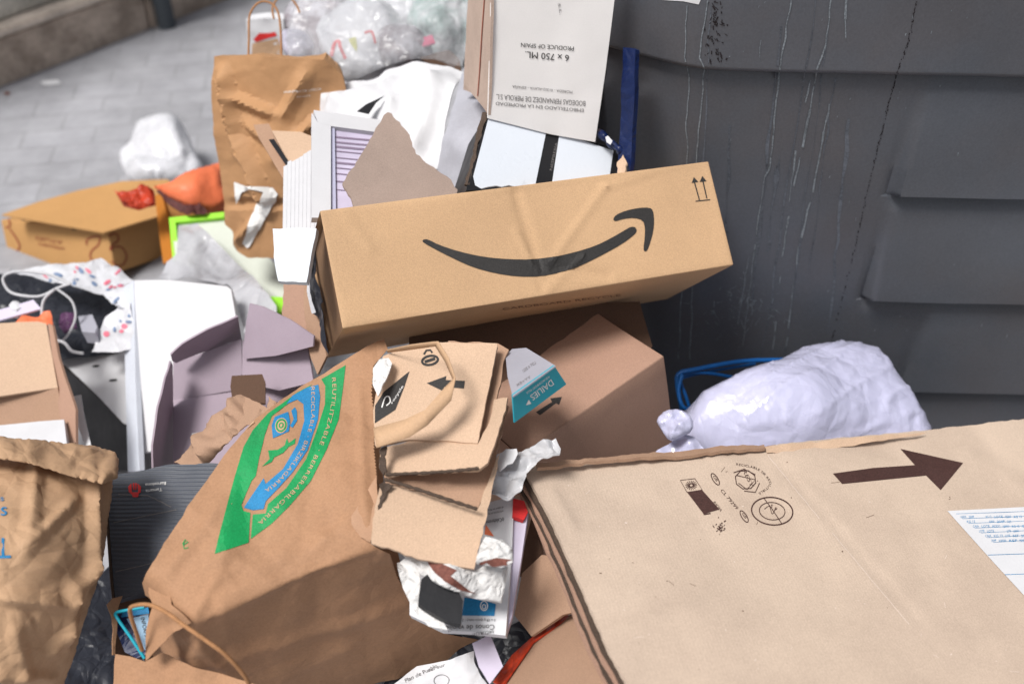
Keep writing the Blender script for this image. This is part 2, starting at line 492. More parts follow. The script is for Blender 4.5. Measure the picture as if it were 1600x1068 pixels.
M['clear'] = mat('clear plastic film', (.46, .46, .49), .20, .25, 8, .03, 100, .2, 30, .4, 10, .6, alpha=.72, cd=.014)
M['lilac'] = mat('lilac plastic bag', tuple(v*.74 for v in srgb('d3d3ef')), .24, .05, 6, .0, 100, .10, 20, .30, 9, .7, cd=.010, subs=.2)
M['black'] = mat('black card', (.012, .012, .014), .5, .2, 6, .1, 300, .2, 80)
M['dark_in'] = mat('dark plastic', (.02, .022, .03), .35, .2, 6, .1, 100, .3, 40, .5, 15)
M['navy'] = mat('navy plastic', (.004, .012, .060), .35, .2, 10, .1, 300, .2, 60, .4, 15)
M['blue'] = mat('blue strap', (.01, .10, .33), .35, .15, 20, .1, 300, .2, 60)
M['teal'] = mat('teal card', (.01, .32, .42), .5, .04, 6, .02, 300, .05, 60)
M['greyprint'] = mat('grey card', (.33, .33, .38), .5, .08, 6, .02, 300, .05, 60)
M['orange'] = mat('orange netting', srgb('e0754e'), .5, .12, 10, .15, 500, .4, 80, .3, 10)
M['redor'] = mat('red plastic', srgb('b03a22'), .4, .15, 10, .1, 100, .3, 60, .6, 20)
M['lime'] = mat('lime plastic', srgb('8fd62f'), .4, .05, 10)
M['ink'] = mat('black ink', (.030, .028, .027), .6, .15, 8, .30, 420, 0)
M['ink_br'] = mat('brown ink', (.062, .030, .026), .6, .15, 8, .35, 420, 0)
M['ink_gr'] = mat('grey ink', (.16, .15, .15), .6, .15, 8, .3, 400, 0)
M['ink_red'] = mat('red marker ink', (.26, .06, .03), .6, .15, 8, .3, 400, 0)
M['green'] = mat('green ink', (.005, .25, .070), .6, .16, 14, .22, 520, .15, 200)
M['bluei'] = mat('blue ink', (.015, .18, .38), .6, .16, 14, .22, 520, .15, 200)
M['red'] = mat('red ink', (.6, .03, .03), .6, .08, 8, .1, 400, 0)
M['yellow'] = mat('yellow green ink', (.45, .45, .08), .6, .08, 8, .1, 400, 0)
M['whitei'] = mat('white ink', (.75, .74, .72), .6, .08, 8, .1, 400, 0)
M['lightgr'] = mat('pale green ink', (.35, .60, .40), .6, .08, 8, .1, 400, 0)
M['kink'] = mat('bare kraft', tuple(v*.8 for v in srgb('c9a584')), .7, .08, 8, .1, 400, 0)
M['tissue'] = mat('tissue paper', (.62, .61, .60), .9, .08, 20, .03, 300, .5, 300, .5, 30, .1, cd=.004)
M['wine'] = card('grey white carton', 'f3f0ee', .90, flute=0, var=.05, fine=.02)
M['wine_side'] = card('beige carton', 'c3ad9f', .82, flute=0, var=.10, vs=12)
M['slate'] = card('black corrugated card', '555962', .8, fine=.15, flute=1.0, flute_n=300, fdir='Y', rough=.55, spec=.4)
M['cont'] = mat('dark grey moulded plastic', (.072, .079, .094), .42, .14, 3, .10, 240, .12, 60, spec=.45, coords='Object', col2=(.074, .074, .083), dist=.001)
M['streak'] = mat('dried drips', (.16, .18, .20), .7, .3, 30, .5, 300, 0, coords='Object')
M['grime'] = mat('dark grime', (.018, .014, .016), .8, .3, 30, .5, 300, 0, coords='Object')
M['steel'] = mat('painted pipe', (.06, .07, .08), .5)
M['purple'] = mat('lilac paper', (.55, .50, .62), .6, .04, 8, .02, 300, .1, 60)
M['cocoa'] = mat('brown stain', (.16, .06, .045), .8, .3, 30, .3, 200, .4, 150)
M['foam'] = mat('white foam board', (.54, .54, .56), .7, .05, 10, .02, 300, .05, 80)

# ground: grey setts
def pave():
    m = bpy.data.materials.new('grey paving'); m.use_nodes = True; t = m.node_tree; N = t.nodes; L = t.links; b = N['Principled BSDF']
    tc = N.new('ShaderNodeTexCoord'); mp = N.new('ShaderNodeMapping'); mp.inputs['Rotation'].default_value = (0, 0, math.radians(-10)); L.new(tc.outputs['Object'], mp.inputs[0])
    br = N.new('ShaderNodeTexBrick'); br.inputs['Scale'].default_value = 1; br.inputs['Brick Width'].default_value = .22; br.inputs['Row Height'].default_value = .11
    br.inputs['Mortar Size'].default_value = .005; br.inputs['Mortar Smooth'].default_value = .4; L.new(mp.outputs[0], br.inputs[0])
    br.inputs['Color1'].default_value = (0.310, 0.310, 0.331, 1); br.inputs['Color2'].default_value = (0.344, 0.344, 0.370, 1); br.inputs['Mortar'].default_value = (0.288, 0.288, 0.305, 1)
    n = N.new('ShaderNodeTexNoise'); n.inputs['Scale'].default_value = 3; n.inputs['Detail'].default_value = 8; n.inputs['Roughness'].default_value = .7; L.new(tc.outputs['Object'], n.inputs[0])
    mr = N.new('ShaderNodeMapRange'); L.new(n.outputs[0], mr.inputs[0]); mr.inputs[1].default_value = .3; mr.inputs[2].default_value = .7; mr.inputs[3].default_value = .66; mr.inputs[4].default_value = 1.20
    mx = N.new('ShaderNodeMix'); mx.data_type = 'RGBA'; mx.blend_type = 'MULTIPLY'; mx.inputs[0].default_value = 1
    L.new(br.outputs[0], mx.inputs[6]); cb = N.new('ShaderNodeCombineColor'); [L.new(mr.outputs[0], cb.inputs[i]) for i in range(3)]; L.new(cb.outputs[0], mx.inputs[7])
    L.new(mx.outputs[2], b.inputs['Base Color']); b.inputs['Roughness'].default_value = .75
    bp = N.new('ShaderNodeBump'); bp.inputs['Strength'].default_value = .5; bp.inputs['Distance'].default_value = .003; L.new(br.outputs[1], bp.inputs['Height']); bp.invert = True; L.new(bp.outputs[0], b.inputs['Normal'])
    return m
g = mesh_obj('pavement', [(-40, -15, 0), (40, -15, 0), (40, 60, 0), (-40, 60, 0)], [[0, 1, 2, 3]], pave(), None, None, None)
g['kind'] = 'structure'

# stone wall, upper left
wa, wb = P(0, 137, D(137, 0)), P(352, 0, D(0, 0)); wd_ = (wb-wa).normalized(); wn = Vector((wd_.y, -wd_.x, 0))
def wallpt(s, z, o=0): return wa+wd_*s+wn*o+Vector((0, 0, z))
def ray_wall_z(x, y):
    d = P(x, y, 1)-CO; t = (wa-CO).dot(wn)/d.dot(wn); return (CO+d*t)
zl = ray_wall_z(0, 44).z
def slab(name, s0, s1, z0, z1, o0, o1, m, par):
    V = []
    for s in (s0, s1):
        for z in (z0, z1):
            for o in (o0, o1): V.append(wallpt(s, z, o))
    Fc = [[0, 1, 3, 2], [4, 6, 7, 5], [0, 4, 5, 1], [2, 3, 7, 6], [0, 2, 6, 4], [1, 5, 7, 3]]
    o = mesh_obj(name, V, Fc, m, par, None, None); bm = bmesh.new(); bm.from_mesh(o.data); bmesh.ops.bevel(bm, geom=bm.edges[:], offset=.008, segments=2, affect='EDGES'); bm.to_mesh(o.data); bm.free()
    return o
st1 = mat('brown granite', (.50, .41, .34), .85, .25, 5, .18, 60, .7, 40, coords='Object', col2=(.33, .265, .215), dist=.01, detail=8)
st2 = mat('grey granite', (.56, .53, .47), .85, .22, 4, .18, 60, .6, 40, coords='Object', col2=(.38, .36, .32), dist=.01, detail=8)
st3 = mat('pale granite ledge', (.58, .50, .43), .85, .15, 8, .15, 60, .5, 40, coords='Object')
wt = thing('stone_wall', 'weathered brown and grey granite wall with pale ledge in the upper left corner', 'wall', wallpt(0, 0))
ss = -3.0
while ss < 9:
    L_ = random.uniform(.8, 1.3); slab('plinth_block', ss, ss+L_-.005, -.02, zl-.03, -.3, random.uniform(-.004, .004), st1, wt)
    slab('upper_block', ss+.3, ss+.3+L_-.004, zl+.002, 1.15, -.3, -.05+random.uniform(-.003, .003), st2, wt); ss += L_
slab('ledge', -3, 9, zl-.028, zl, -.3, .018, st3, wt)
pf = ray_wall_z(252, 36); ps = (pf-wa).dot(wd_)
pt_ = thing('drainpipe', 'dark grey drainpipe running down the granite wall', 'drainpipe', wallpt(ps, 0, .035))
tube('pipe', [wallpt(ps, z, .035) for z in (0, .8, 1.6, 2.4)], .034, M['steel'], pt_, 14)
tube('pipe_collar', [wallpt(ps, z, .035) for z in (.40, .42, .44, .46)], .041, M['steel'], pt_, 14)

def flat(name, pts, h, m, label, cat, group=None):
    return tag(sheet(name, pts, [(x, y, D(y, h)) for x, y in (pts[0], pts[1], pts[2])], m, None, 8, .001, .004, 14, 1), label, cat, group)
flat('paper_scrap', [(63, 127), (72, 125), (90, 125), (95, 130), (80, 132), (68, 131)], .004, M['white'], 'small white paper scrap alone on the pavement near the granite wall', 'paper scrap')
flat('dry_leaf', [(5, 144), (12, 142), (16, 146), (9, 148)], .004, M['cocoa'], 'tiny dark dry leaf on the pavement beside the granite wall', 'leaf')

# ------------------------------------------------------------------ recycling container
CL = [(-.13, 2.9), (-.06, 1.80), (.16, 1.605), (.292, 1.518), (.36, 1.508), (.817, 1.486), (2.0, 1.45)]
def build_container():
    H = 1.50
    base = [np.array(p) for p in CL]
    # rounded profile
    prof = []
    for i in range(len(base)-1):
        a, b = base[i], base[i+1]; L = np.linalg.norm(b-a); n = max(2, int(L/.009))
        for j in range(n): prof.append(a+(b-a)*j/n)
    prof.append(base[-1]); prof = np.array(prof)
    for _ in range(14): prof[1:-1] = (prof[:-2]+2*prof[1:-1]+prof[2:])/4
    zs = sorted(set([round(z, 4) for z in np.arange(0, H+.001, .011)]+[round(z0+k, 4) for z0 in (.17, .40, .63, .857) for k in (-.012, -.006, -.002, .0, .003, .008, .014)]))
    def prot(x, z):
        o = 0
        if z >= .857: o += .016*max(0, 1-(z-.857)/.5)*min(1, (z-.857)/.006+.15)
        elif z > .835: o -= .008*(1-(.857-z)/.022)
        for z0, z1, xl in ((.63, .835, .660), (.40, .608, .667), (.17, .378, .79), (-.06, .148, .80)):
            if z0 <= z <= z1:
                s = min(max((x-xl)/.006, 0), 1); s = s*s*(3-2*s)
                e = min(1, (z-z0)/.008); t2 = (z-z0)/(z1-z0); o += .017*s*e*(1-.9*t2)-.006*max(0, 1-abs(x-xl+.006)/.009)*(1-t2)
            elif z0-.022 < z < z0:
                s = min(max((x-xl)/.008, 0), 1); o -= .012*s*(1-(z0-z)/.022)
        # pressed ribs on the narrow left face
        if z < .80 and .05 < x < .262:
            for a in (.07, .135, .20):
                s = max(0, 1-abs(x-a-.02)/.022); o += .010*s*min(1, max(0, z-.55)/.02) if z > .55 else .0
        return o
    V = []; Fc = []; n = len(prof); m = len(zs)
    for i, p in enumerate(prof):
        a = prof[max(i-1, 0)]; b = prof[min(i+1, n-1)]; t = (b-a)/np.linalg.norm(b-a); nr = np.array([t[1], -t[0]])
        if nr[1] > 0 and abs(nr[1]) > .2: nr = -nr
        if i < 40 and nr[0] > 0: nr = -nr
        for z in zs:
            q = p+nr*(prot(p[0], z)+.03*(z-.6)*.6+.0012*noise.noise(Vector((p[0]*9, z*9, 2)))); V.append(Vector((q[0], q[1], z)))
    for i in range(n-1):
        for j in range(m-1):
            a = i*m+j; Fc.append([a, a+m, a+m+1, a+1])
    # back and top
    b0 = len(V)
    for z in (0, H): V.append(Vector((2.0, 2.9, z)))
    Fc.append([(n-1)*m, b0, b0+1, (n-1)*m+m-1]); Fc.append([b0, 0, m-1, b0+1])
    Fc.append([i*m+m-1 for i in range(n)]+[b0+1])
    return V, Fc
ct = thing('recycling_container', 'large dark slate plastic recycling container with drip streaks behind the boxes', 'container', (.9, 2.1, 0))
V, Fc = build_container(); cbody = mesh_obj('container_body', V, Fc, M['cont'], ct, None, 50)
sm = []
def jit(a, b, n, am):
    out = []
    for i in range(n+1):
        t = i/n; out.append((a[0]+(b[0]-a[0])*t+random.uniform(-am, am), a[1]+(b[1]-a[1])*t))
    return out
def chain(pts, wd, seg=14, am=1.2, gaps=0):
    for a, b in zip(pts, pts[1:]):
        n = max(2, int(math.dist(a, b)/seg))
        p = jit(a, b, n, am); p[0] = a; p[-1] = b
        if gaps:
            i = 0
            while i < n:
                k = random.randint(1, 3)
                if random.random() > gaps: sm.append(stroke(p[i:i+k+1], wd*random.uniform(.5, 1.3)))
                i += k
        else: sm.append(stroke(spl(p, 2), lambda t, w=wd, a_=random.uniform(0, 9): w*(.75+.45*noise.noise(Vector((t*9, a_, 0))))))
chain([(1074, 8), (1070, 90), (1077, 120), (1072, 205), (1075, 235), (1060, 560)], 2.0)
chain([(1106, 0), (1093, 90), (1101, 108), (1091, 205), (1078, 560)], 2.4)
chain([(1236, 0), (1217, 115), (1203, 260), (1195, 275)], 3.0)
chain([(1195, 275), (1180, 380), (1160, 540)], 1.3, gaps=.2)
chain([(1298, 0), (1290, 70), (1276, 108), (1266, 170), (1240, 290), (1222, 400)], 3.2, gaps=.25)
chain([(1222, 400), (1207, 545)], 1.5, gaps=.35)
chain([(1322, 0), (1320, 90), (1306, 120), (1290, 190), (1270, 300), (1247, 385)], 3.0, gaps=.25)
chain([(1247, 385), (1228, 540)], 1.5, gaps=.4)
chain([(1266, 125), (1258, 160)], 3.2); chain([(1243, 235), (1232, 330), (1215, 420)], 2.2, gaps=.3)
chain([(1190, 20), (1187, 90)], 1.2, gaps=.5); chain([(1170, 400), (1150, 520)], 1.4, gaps=.3)
for _ in range(90):
    x, y = random.gauss(1165, 30), random.gauss(475, 22); sm.append(stroke([(x, y), (x+random.uniform(-9, 9), y+random.uniform(-6, 14))], random.uniform(.4, 1.3)))
for _ in range(36):
    x, y = random.uniform(1110, 1590), random.uniform(0, 600); sm.append(stroke([(x, y), (x-random.uniform(0, 2), y+random.uniform(1, 5))], random.uniform(.5, 1.5)))
hard = sm; sm = []
for x0, x1 in ((1245, 1180), (1225, 1165), (1300, 1225), (1320, 1245), (1275, 1190), (1110, 1085), (1345, 1290), (1150, 1125)):
    y0 = random.uniform(-10, 250); y1 = random.uniform(380, 600)
    a = (x0+(x1-x0)*y0/560, y0); b = (x0+(x1-x0)*y1/560, y1); pts_ = jit(a, b, 14, 2.2)
    sm.append(stroke(spl(pts_, 3), lambda t, a_=random.uniform(0, 99), w_=random.uniform(3, 8): w_*max(.1, .6+1.1*noise.noise(Vector((t*6, a_, 0))))))
decal('faint_drip_stains', [], cbody, mat('faint drips', (.085, .094, .112), .6, .3, 20, .3, 200, 0), ct, .0008, meshes=sm)
sm = hard
decal('drip_stains', [], cbody, M['streak'], ct, .0012, meshes=sm)
sm = []
sp = spl([(1432, 0), (1420, 60), (1400, 120), (1384, 180), (1362, 270), (1335, 390), (1300, 530)], 30)
for (x, y) in sp:
    if random.random() < .75: x += random.gauss(0, .7); sm.append(stroke([(x, y), (x-random.uniform(0, 1.5), y+random.uniform(1, 4))], random.uniform(.7, 2.0)))
for _ in range(70):
    x, y = random.gauss(1118, 9), random.uniform(0, 95); sm.append(stroke([(x, y), (x+random.uniform(-3, 5), y+random.uniform(1, 7))], random.uniform(.8, 2.6)))
decal('grime_marks', [], cbody, M['grime'], ct, .0010, meshes=sm)
decal('paper_label', [[(1035, 0), (1038, -12), (1100, -12), (1092, 7), (1068, 2)]], cbody, M['white'], ct, .001)

# ------------------------------------------------------------------ long cardboard box with the smile
ax, o, dm = fit_box({(-1, -1, 1): (497, 326), (1, -1, 1): (1109, 255, 1.64), (1, -1, -1): (1145, 410), (-1, -1, -1): (536, 516), (-1, 1, -1): (511, 558), (1, 1, -1): (1042, 468)}, (.70, .14, .18), .5)
AMZ = (ax, o, dm)
def amzfn(q, axi, sg, d):
    r = .0022*noise.noise(Vector(q)*6)
    if axi == 1 and sg < 0:             # crushed line across the front
        X = q[0]/d[0]; Z = q[2]/d[2]
        for (x0, z0, x1, z1, am, wd) in ((-.01, -.5, -.03, .5, -.0035, .012), (.02, -.22, .20, .38, .0032, .007), (.20, .38, .36, .48, .0028, .006), (.02, -.26, .16, -.42, -.003, .012), (-.05, .1, .0, -.5, .0030, .007), (-.02, -.5, .10, -.22, .0028, .006), (-.45, .5, -.40, .1, .0018, .012)):
            dx, dz = (x1-x0)*d[0], (z1-z0)*d[2]; px_, pz_ = (X-x0)*d[0], (Z-z0)*d[2]; t = (px_*dx+pz_*dz)/(dx*dx+dz*dz)
            if -.05 < t < 1.05:
                e = abs(px_*dz-pz_*dx)/math.hypot(dx, dz); r += am*max(0, 1-e/wd)
    return r*max(0, min(1, min(d[k]/2-abs(q[k]) for k in (0, 1, 2) if k != axi)/.008))
at = thing('long_cardboard_box', 'long golden brown cardboard box with a black curved smile arrow, lying across the pile', 'box', o-Vector((0, 0, .12)))
abox = rbox('box_body', ax, o, dm, M['amz'], at, .0022, .006, amzfn, skip=((0, -1),))
zz = lambda L: [(640+x/2.857, 240+y/2.857) for x, y in L]
decal('printed_smile', [zz([(60, 384), (80, 382), (130, 408), (220, 438), (330, 462), (440, 472), (540, 473), (640, 462), (740, 440), (830, 412), (900, 377), (960, 342), (985, 327), (1005, 328), (1014, 342), (1005, 360), (950, 402), (860, 452), (770, 497), (680, 530), (580, 549), (480, 549), (380, 534), (280, 507), (190, 466), (110, 425), (62, 398), (56, 390)]),
      zz([(906, 295), (918, 275), (960, 256), (1020, 243), (1070, 241), (1086, 254), (1091, 300), (1086, 350), (1072, 400), (1060, 432), (1050, 438), (1042, 430), (1048, 380), (1050, 330), (1040, 297), (1000, 286), (950, 292), (918, 303)])], abox, M['ink'], at, .0011, 4, rnd=1)
ms = []
for a, b in (((1270, 125), (1293, 207)), ((1308, 120), (1326, 200))): ms.append(stroke(zz([a, b]), 1.9))
ms.append(stroke(zz([(1276, 213), (1341, 206)]), 1.6))
decal('printed_up_arrows', [zz([(1258, 132), (1268, 105), (1288, 127)]), zz([(1294, 127), (1306, 100), (1325, 124)])], abox, M['ink'], at, .0007, 6, meshes=ms)
# inside of the open end, dark film and flaps
e_c = o-ax[0]*dm[0]/2
def end_slab(name, a, b, c, s, m, k=.004): return rbox(name, ax, e_c+ax[0]*a+ax[1]*b+ax[2]*c, s, m, at, .001, .03)
end_slab('inner_flap', .012, .0, .0, (.004, dm[1]*.96, dm[2]*.95), M['amz_in'])
sheet('open_flap', [(478, 430), (486, 440), (494, 480), (510, 556), (496, 585), (486, 560), (478, 520), (474, 460)], [(478, 470, 1.70), (508, 556, 1.655), (480, 530, 1.69)], M['card'], at, 8, .004, .003, 20)
sheet('plastic_lining', [(488, 385), (493, 392), (492, 430), (503, 470), (508, 520), (514, 553), (505, 540), (497, 500), (484, 488), (480, 440), (482, 400)], [(488, 385, 1.66), (514, 553, 1.61), (480, 440, 1.67)], M['dark_in'], at, 6, .001, .006, 40)
sheet('tape_strip', [(480, 400), (484, 396), (481, 430), (486, 470), (492, 488), (486, 490), (479, 455)], [(480, 400, 1.65), (492, 488, 1.62), (479, 455, 1.65)], M['white_pl'], at, 6, .0008, .003, 40)
decal('printed_small_text', [], abox, mat('worn brown ink', (.17, .10, .06), .8), at, .0006, 6, meshes=[text('CARDBOARD RECYCLE', (785, 484), (185, -22), (-1, -3.2))])

# brown torn board pieces left of it
tag(sheet('torn_board', [(443, 438), (478, 436), (484, 470), (492, 530), (470, 528), (442, 524), (446, 505), (440, 492)], [(443, 438, 1.78), (492, 530, 1.70), (442, 524, 1.72)], M['card_rose'], None, 8, .005, .002, 20, 1.2), 'small torn strip of rosy cardboard hanging beside the open end of the long golden box', 'cardboard')
# ------------------------------------------------------------------ big brown carton under it
ax, o, dm = fit_box({(1, -1, 1): (1036, 555, 1.56), (-1, -1, 1): (812, 712, 1.42), (1, -1, -1): (1060, 735), (1, 1, 1): (862, 440, 1.92)}, (.42, .40, .24), .3)
qt = thing('brown_carton', 'plain brown carton under the long golden box, black arrow on its shaded side', 'box', o-Vector((0, 0, .15)))
qb = rbox('carton_body', ax, o, dm, M['card_rose'], qt, .003, .03, warpbox(.004, 5, 3))
z3 = lambda L: [(560+x/4, 500+y/4) for x, y in L]
decal('printed_arrow', [z3([(1110, 575), (1210, 512), (1200, 490), (1272, 480), (1255, 530), (1235, 520), (1135, 595)])], qb, M['ink'], qt)

# ------------------------------------------------------------------ teal and grey lens carton
dt = thing('teal_carton', 'small grey carton with a teal side reading DAILIES', 'carton', P(840, 610, 1.40))
gb = sheet('grey_side', [(790, 556), (800, 545), (822, 543), (868, 571), (801, 619), (793, 588)], [(800, 545, 1.45), (866, 571, 1.356), (801, 617, 1.306)], M['greyprint'], dt, 8, .002)
sheet('back_side', [(792, 560), (822, 546), (882, 600), (806, 655)], [(800, 545, 1.47), (882, 600, 1.40), (806, 655, 1.36)], M['greyprint'], dt, 8, .002)
tb = sheet('teal_side', [(801, 617), (866, 571), (885, 600), (804, 660)], [(801, 617, 1.306), (866, 571, 1.356), (804, 660, 1.33)], M['teal'], dt, 8, .002)
decal('printed_word', [z3([(1045, 530), (1062, 495), (1078, 520)])], tb, M['whitei'], dt, meshes=[text('DAILIES', z3([(1205, 366)])[0], (-34, 26), (5, 8)), text('AQUACOMFORT PLUS', z3([(1190, 345)])[0], (-36, 26), (1.6, 2.8))])
decal('printed_code', [], gb, M['ink_gr'], dt, meshes=[text('LOT 4 2021', (838, 568), (-20, 14), (-2, -4)), text('YY+SX', (830, 590), (-22, 14), (-2, -3))])

# ------------------------------------------------------------------ stack of flattened boxes, lower right
st_ = thing('flattened_cardboard_stack', 'big flattened pale brown carton with a dark arrow, filling the lower right', 'cardboard', P(1250, 900, 1.55))
top_ctrl = [(822, 738, 1.40), (1200, 697, 1.55), (1600, 655, 1.74), (985, 1075, 1.12), (1600, 1068, 1.26)]
top = sheet('top_layer', [(822, 735), (835, 722), (930, 716), (1030, 708), (1110, 702), (1192, 697), (1300, 684), (1450, 670), (1600, 655), (1760, 645), (1760, 1130), (1010, 1130), (985, 1075), (950, 1010), (905, 905), (862, 810)],
            top_ctrl, M['card_pale'], st_, 9, .006, .0035, 4, .8, seed=3, wave=folds([(1196, 700, 1440, 975, -.0022, 9), (1210, 715, 1330, 700, .004, 14), (1100, 705, 1180, 735, .003, 14), (900, 1000, 1100, 940, .002, 16), (1500, 700, 1600, 760, .003, 18), (860, 760, 900, 830, .003, 12), (1250, 1040, 1500, 900, .0015, 14)]))
lay = [(815, 736), (822, 732), (845, 790), (885, 880), (925, 960), (985, 1075), (1010, 1130)]
for k in range(4):
    off = -4.6*(k+1); dd = .009*(k+1)
    ol = [(822+off, 742+k*3), (860+off, 728), (1500, 670), (1760, 655), (1760, 1150), (1020+off*2, 1150), (985+off*1.7, 1080), (948+off*1.6, 1012), (903+off*1.4, 908), (858+off*1.2, 812)]
    sheet('under_layer', ol, [(x, y, d+dd*1.15) for x, y, d in top_ctrl], M['edge'] if k % 2 == 0 else M['card_rose'], st_, 16, .005, .003, 4, 1.6, seed=3)
sheet('torn_flap', [(838, 722), (930, 714), (1030, 706), (1110, 699), (1194, 693), (1196, 699), (1120, 706), (1040, 712), (900, 722), (840, 730)], [(838, 722, 1.40), (1194, 693, 1.545), (840, 730, 1.385)], M['card'], st_, 8, .005, .004, 25, .8)
sheet('peeled_fold', [(1196, 697), (1260, 690), (1330, 684), (1450, 674), (1440, 678), (1370, 690), (1300, 700), (1240, 705), (1200, 706)], [(1196, 697, 1.535), (1450, 674, 1.64), (1240, 705, 1.545)], M['card_tan'], st_, 8, .001, .006, 20, 1)
z8 = lambda L: [(900+x/2.2857, 640+y/2.2857) for x, y in L]
ms = []
ms.append(stroke(z8(ell(700, 362, 74, 49, .12, 36)), 2.0, True)); ms.append(stroke(z8(ell(700, 362, 46, 31, .12, 30)), 1.3, True)); ms.append(stroke(z8([(672, 318), (700, 355), (735, 408)]), 1.3)); ms.append(stroke(z8(spl([(672, 355), (690, 345), (700, 372), (712, 352)])), 1.0))
ms.append(text('5 9', z8([(690, 345)])[0], (10, 7), (3, -4)))
ms.append(stroke(z8(ell(605, 250, 38, 34, .3, 8)), 1.5, True)); ms.append(stroke(z8([(575, 235), (640, 250), (610, 285), (580, 262)]), 1.3)); ms.append(text('RESY', z8([(592, 215)])[0], (14, 27), (5.5, -1.5)))
ms.append(stroke(z8([(562, 225), (600, 212), (640, 232)]), 1.4)); ms.append(stroke(z8([(600, 290), (640, 295), (655, 262)]), 1.4))
ms.append(textpath('RECICLABLE SIR REDUTIBLE', z8([(570, 198), (640, 212), (676, 240), (688, 268), (650, 298)]), 3.4))
ms.append(text('CL 79299', z8([(514, 288)])[0], (25, 30), (4.2, -2.6)))
for c in ((497, 248), (600, 381)): ms.append(stroke(z8(ell(c[0], c[1], 24, 9, 1.0, 14)), 1.4, True)); ms.append(text('GB', z8([(c[0]-10, c[1]-10)])[0], (6, 8), (3, -2)))
ms.append(stroke(z8([(372, 252), (424, 246), (450, 286), (396, 295)]), 1.2, True))
for k in range(16):
    a = 2*math.pi*k/16; ms.append(stroke(z8([(411+5*math.cos(a), 270+4*math.sin(a)), (411+21*math.cos(a), 270+17*math.sin(a))]), 1.0))
for k in range(26):
    x, y = random.gauss(518, 9), random.gauss(418, 11); ms.append(stroke(z8([(x, y), (x+random.uniform(-9, 9), y+random.uniform(-9, 9))]), random.uniform(.8, 2.2)))
ms.append(text('RIOJA', z8([(488, 330)])[0], (12, 15), (3.5, -1.8))); ms.append(stroke(z8([(455, 374), (480, 370)]), 2.0))
ap = z8([(917, 228), (1060, 208), (1210, 198), (1158, 140), (1382, 190), (1302, 287), (1250, 235), (1100, 250), (950, 265)])
decal('printed_arrow', [ap], top, M['ink_br'], st_)
decal('printed_symbols', [z8([(397, 296), (450, 287), (512, 356), (455, 372)])], top, M['ink_br'], st_, meshes=ms)
lb = decal('address_label', [z8([(1325, 362), (1600, 348), (1700, 343), (1700, 780), (1600, 665), (1480, 535)])], top, M['white'], st_, .0012)
ms = []
for r_ in range(7):
    x0 = 1362+r_*22; y0 = 376+r_*17; x = x0
    ms.append(stroke(z8([(x0-6, y0-3), (1640, y0-13)]), .5))
for r_ in range(6):
    x = 1372+r_*22; y0 = 388+r_*17
    while x < 1640:
        wl = random.uniform(12, 34)
        if random.random() < .75: ms.append(text(random.choice(['PEDIDO', 'REF', 'CAJA', '2049', 'ALBARAN', 'KG 12', 'LOTE']), z8([(x, y0)])[0], (wl/2.3, -.5), (-.5, -3.6)))
        x += wl+9
for q in (((1470, 520), (1700, 512)), ((1530, 590), (1700, 584))): ms.append(stroke(z8(q), .8))
sc_ = []
for _ in range(70):
    x, y = random.uniform(860, 1590), random.uniform(720, 1060); a = random.uniform(0, 6.3); L_ = random.choice((1.5, 2, 3, 14))*random.uniform(.5, 1.2)
    sc_.append(stroke([(x, y), (x+math.cos(a)*L_, y+math.sin(a)*L_*.6)], random.uniform(.7, 2.0) if L_ < 5 else .6))
decal('scuff_marks', [], top, mat('scuffed board', tuple(v*.9 for v in srgb('e0d0c4')), .9), st_, .0004, meshes=sc_[:45])
decal('dirt_specks', [], top, M['card_dark'], st_, .0004, meshes=sc_[45:])
decal('label_text', [], top, M['bluei'], st_, .0016, meshes=ms)
decal('crease_line', [], top, mat('worn crease', tuple(v*.92 for v in srgb('d9c8bb')), .8), st_, .0004, meshes=[stroke(jit(a, b, 20, .5), .9) for a, b in (((1200, 712), (1280, 810)), ((1300, 832), (1420, 975)))])

# ------------------------------------------------------------------ lilac bin bag and blue strap
lt = thing('lilac_rubbish_bag', 'tied shiny lilac rubbish bag between the flattened carton and the container', 'rubbish bag', P(1250, 700, 1.9))
def lilac_wave(x, y):
    a = math.atan2(y-668, x-1060); r = math.hypot(y-668, x-1060)
    v = abs(noise.noise(Vector((a*7, r*.006, 3)))); u = abs(noise.noise(Vector((a*17, r*.012, 8)))); q = abs(noise.noise(Vector((x*.03+y*.012, y*.03-x*.01, 5))))
    return .004*max(0, .1-v)/.1*min(1, r/160)+.0015*max(0, .1-u)/.1*min(1, r/80)
sheet('bag_body', [(1072, 655), (1100, 610), (1160, 580), (1215, 565), (1250, 545), (1290, 537), (1328, 535), (1370, 545), (1395, 580), (1425, 620), (1450, 665), (1455, 740), (1350, 790), (1150, 790), (1060, 740), (1060, 700)],
      [(1072, 655, 1.72), (1250, 620, 1.72), (1450, 665, 1.80), (1250, 545, 1.84), (1250, 780, 1.86), (1100, 780, 1.82), (1400, 560, 1.86)], M['lilac'], lt, 4, .02, .002, 9, 0, .050, 110, .10, seed=11, smooth=70, fac=((120, .013), (48, .0038)), wave=lilac_wave)
sheet('bag_knot', [(1024, 655), (1040, 640), (1062, 638), (1082, 650), (1082, 672), (1062, 682), (1046, 690), (1032, 670)], [(1024, 655, 1.62), (1082, 650, 1.60), (1046, 690, 1.60)], M['lilac'], lt, 3, .006, .004, 34, 0, .012, 18, .01, rnd=1, fac=((12, .010), (6, .003)))
sheet('bag_tail', [(1060, 680), (1085, 682), (1100, 700), (1095, 715), (1020, 712), (1036, 698)], [(1060, 680, 1.63), (1100, 700, 1.61), (1036, 698, 1.63)], M['lilac'], lt, 4, .002, .003, 25, fac=((16, .010),))
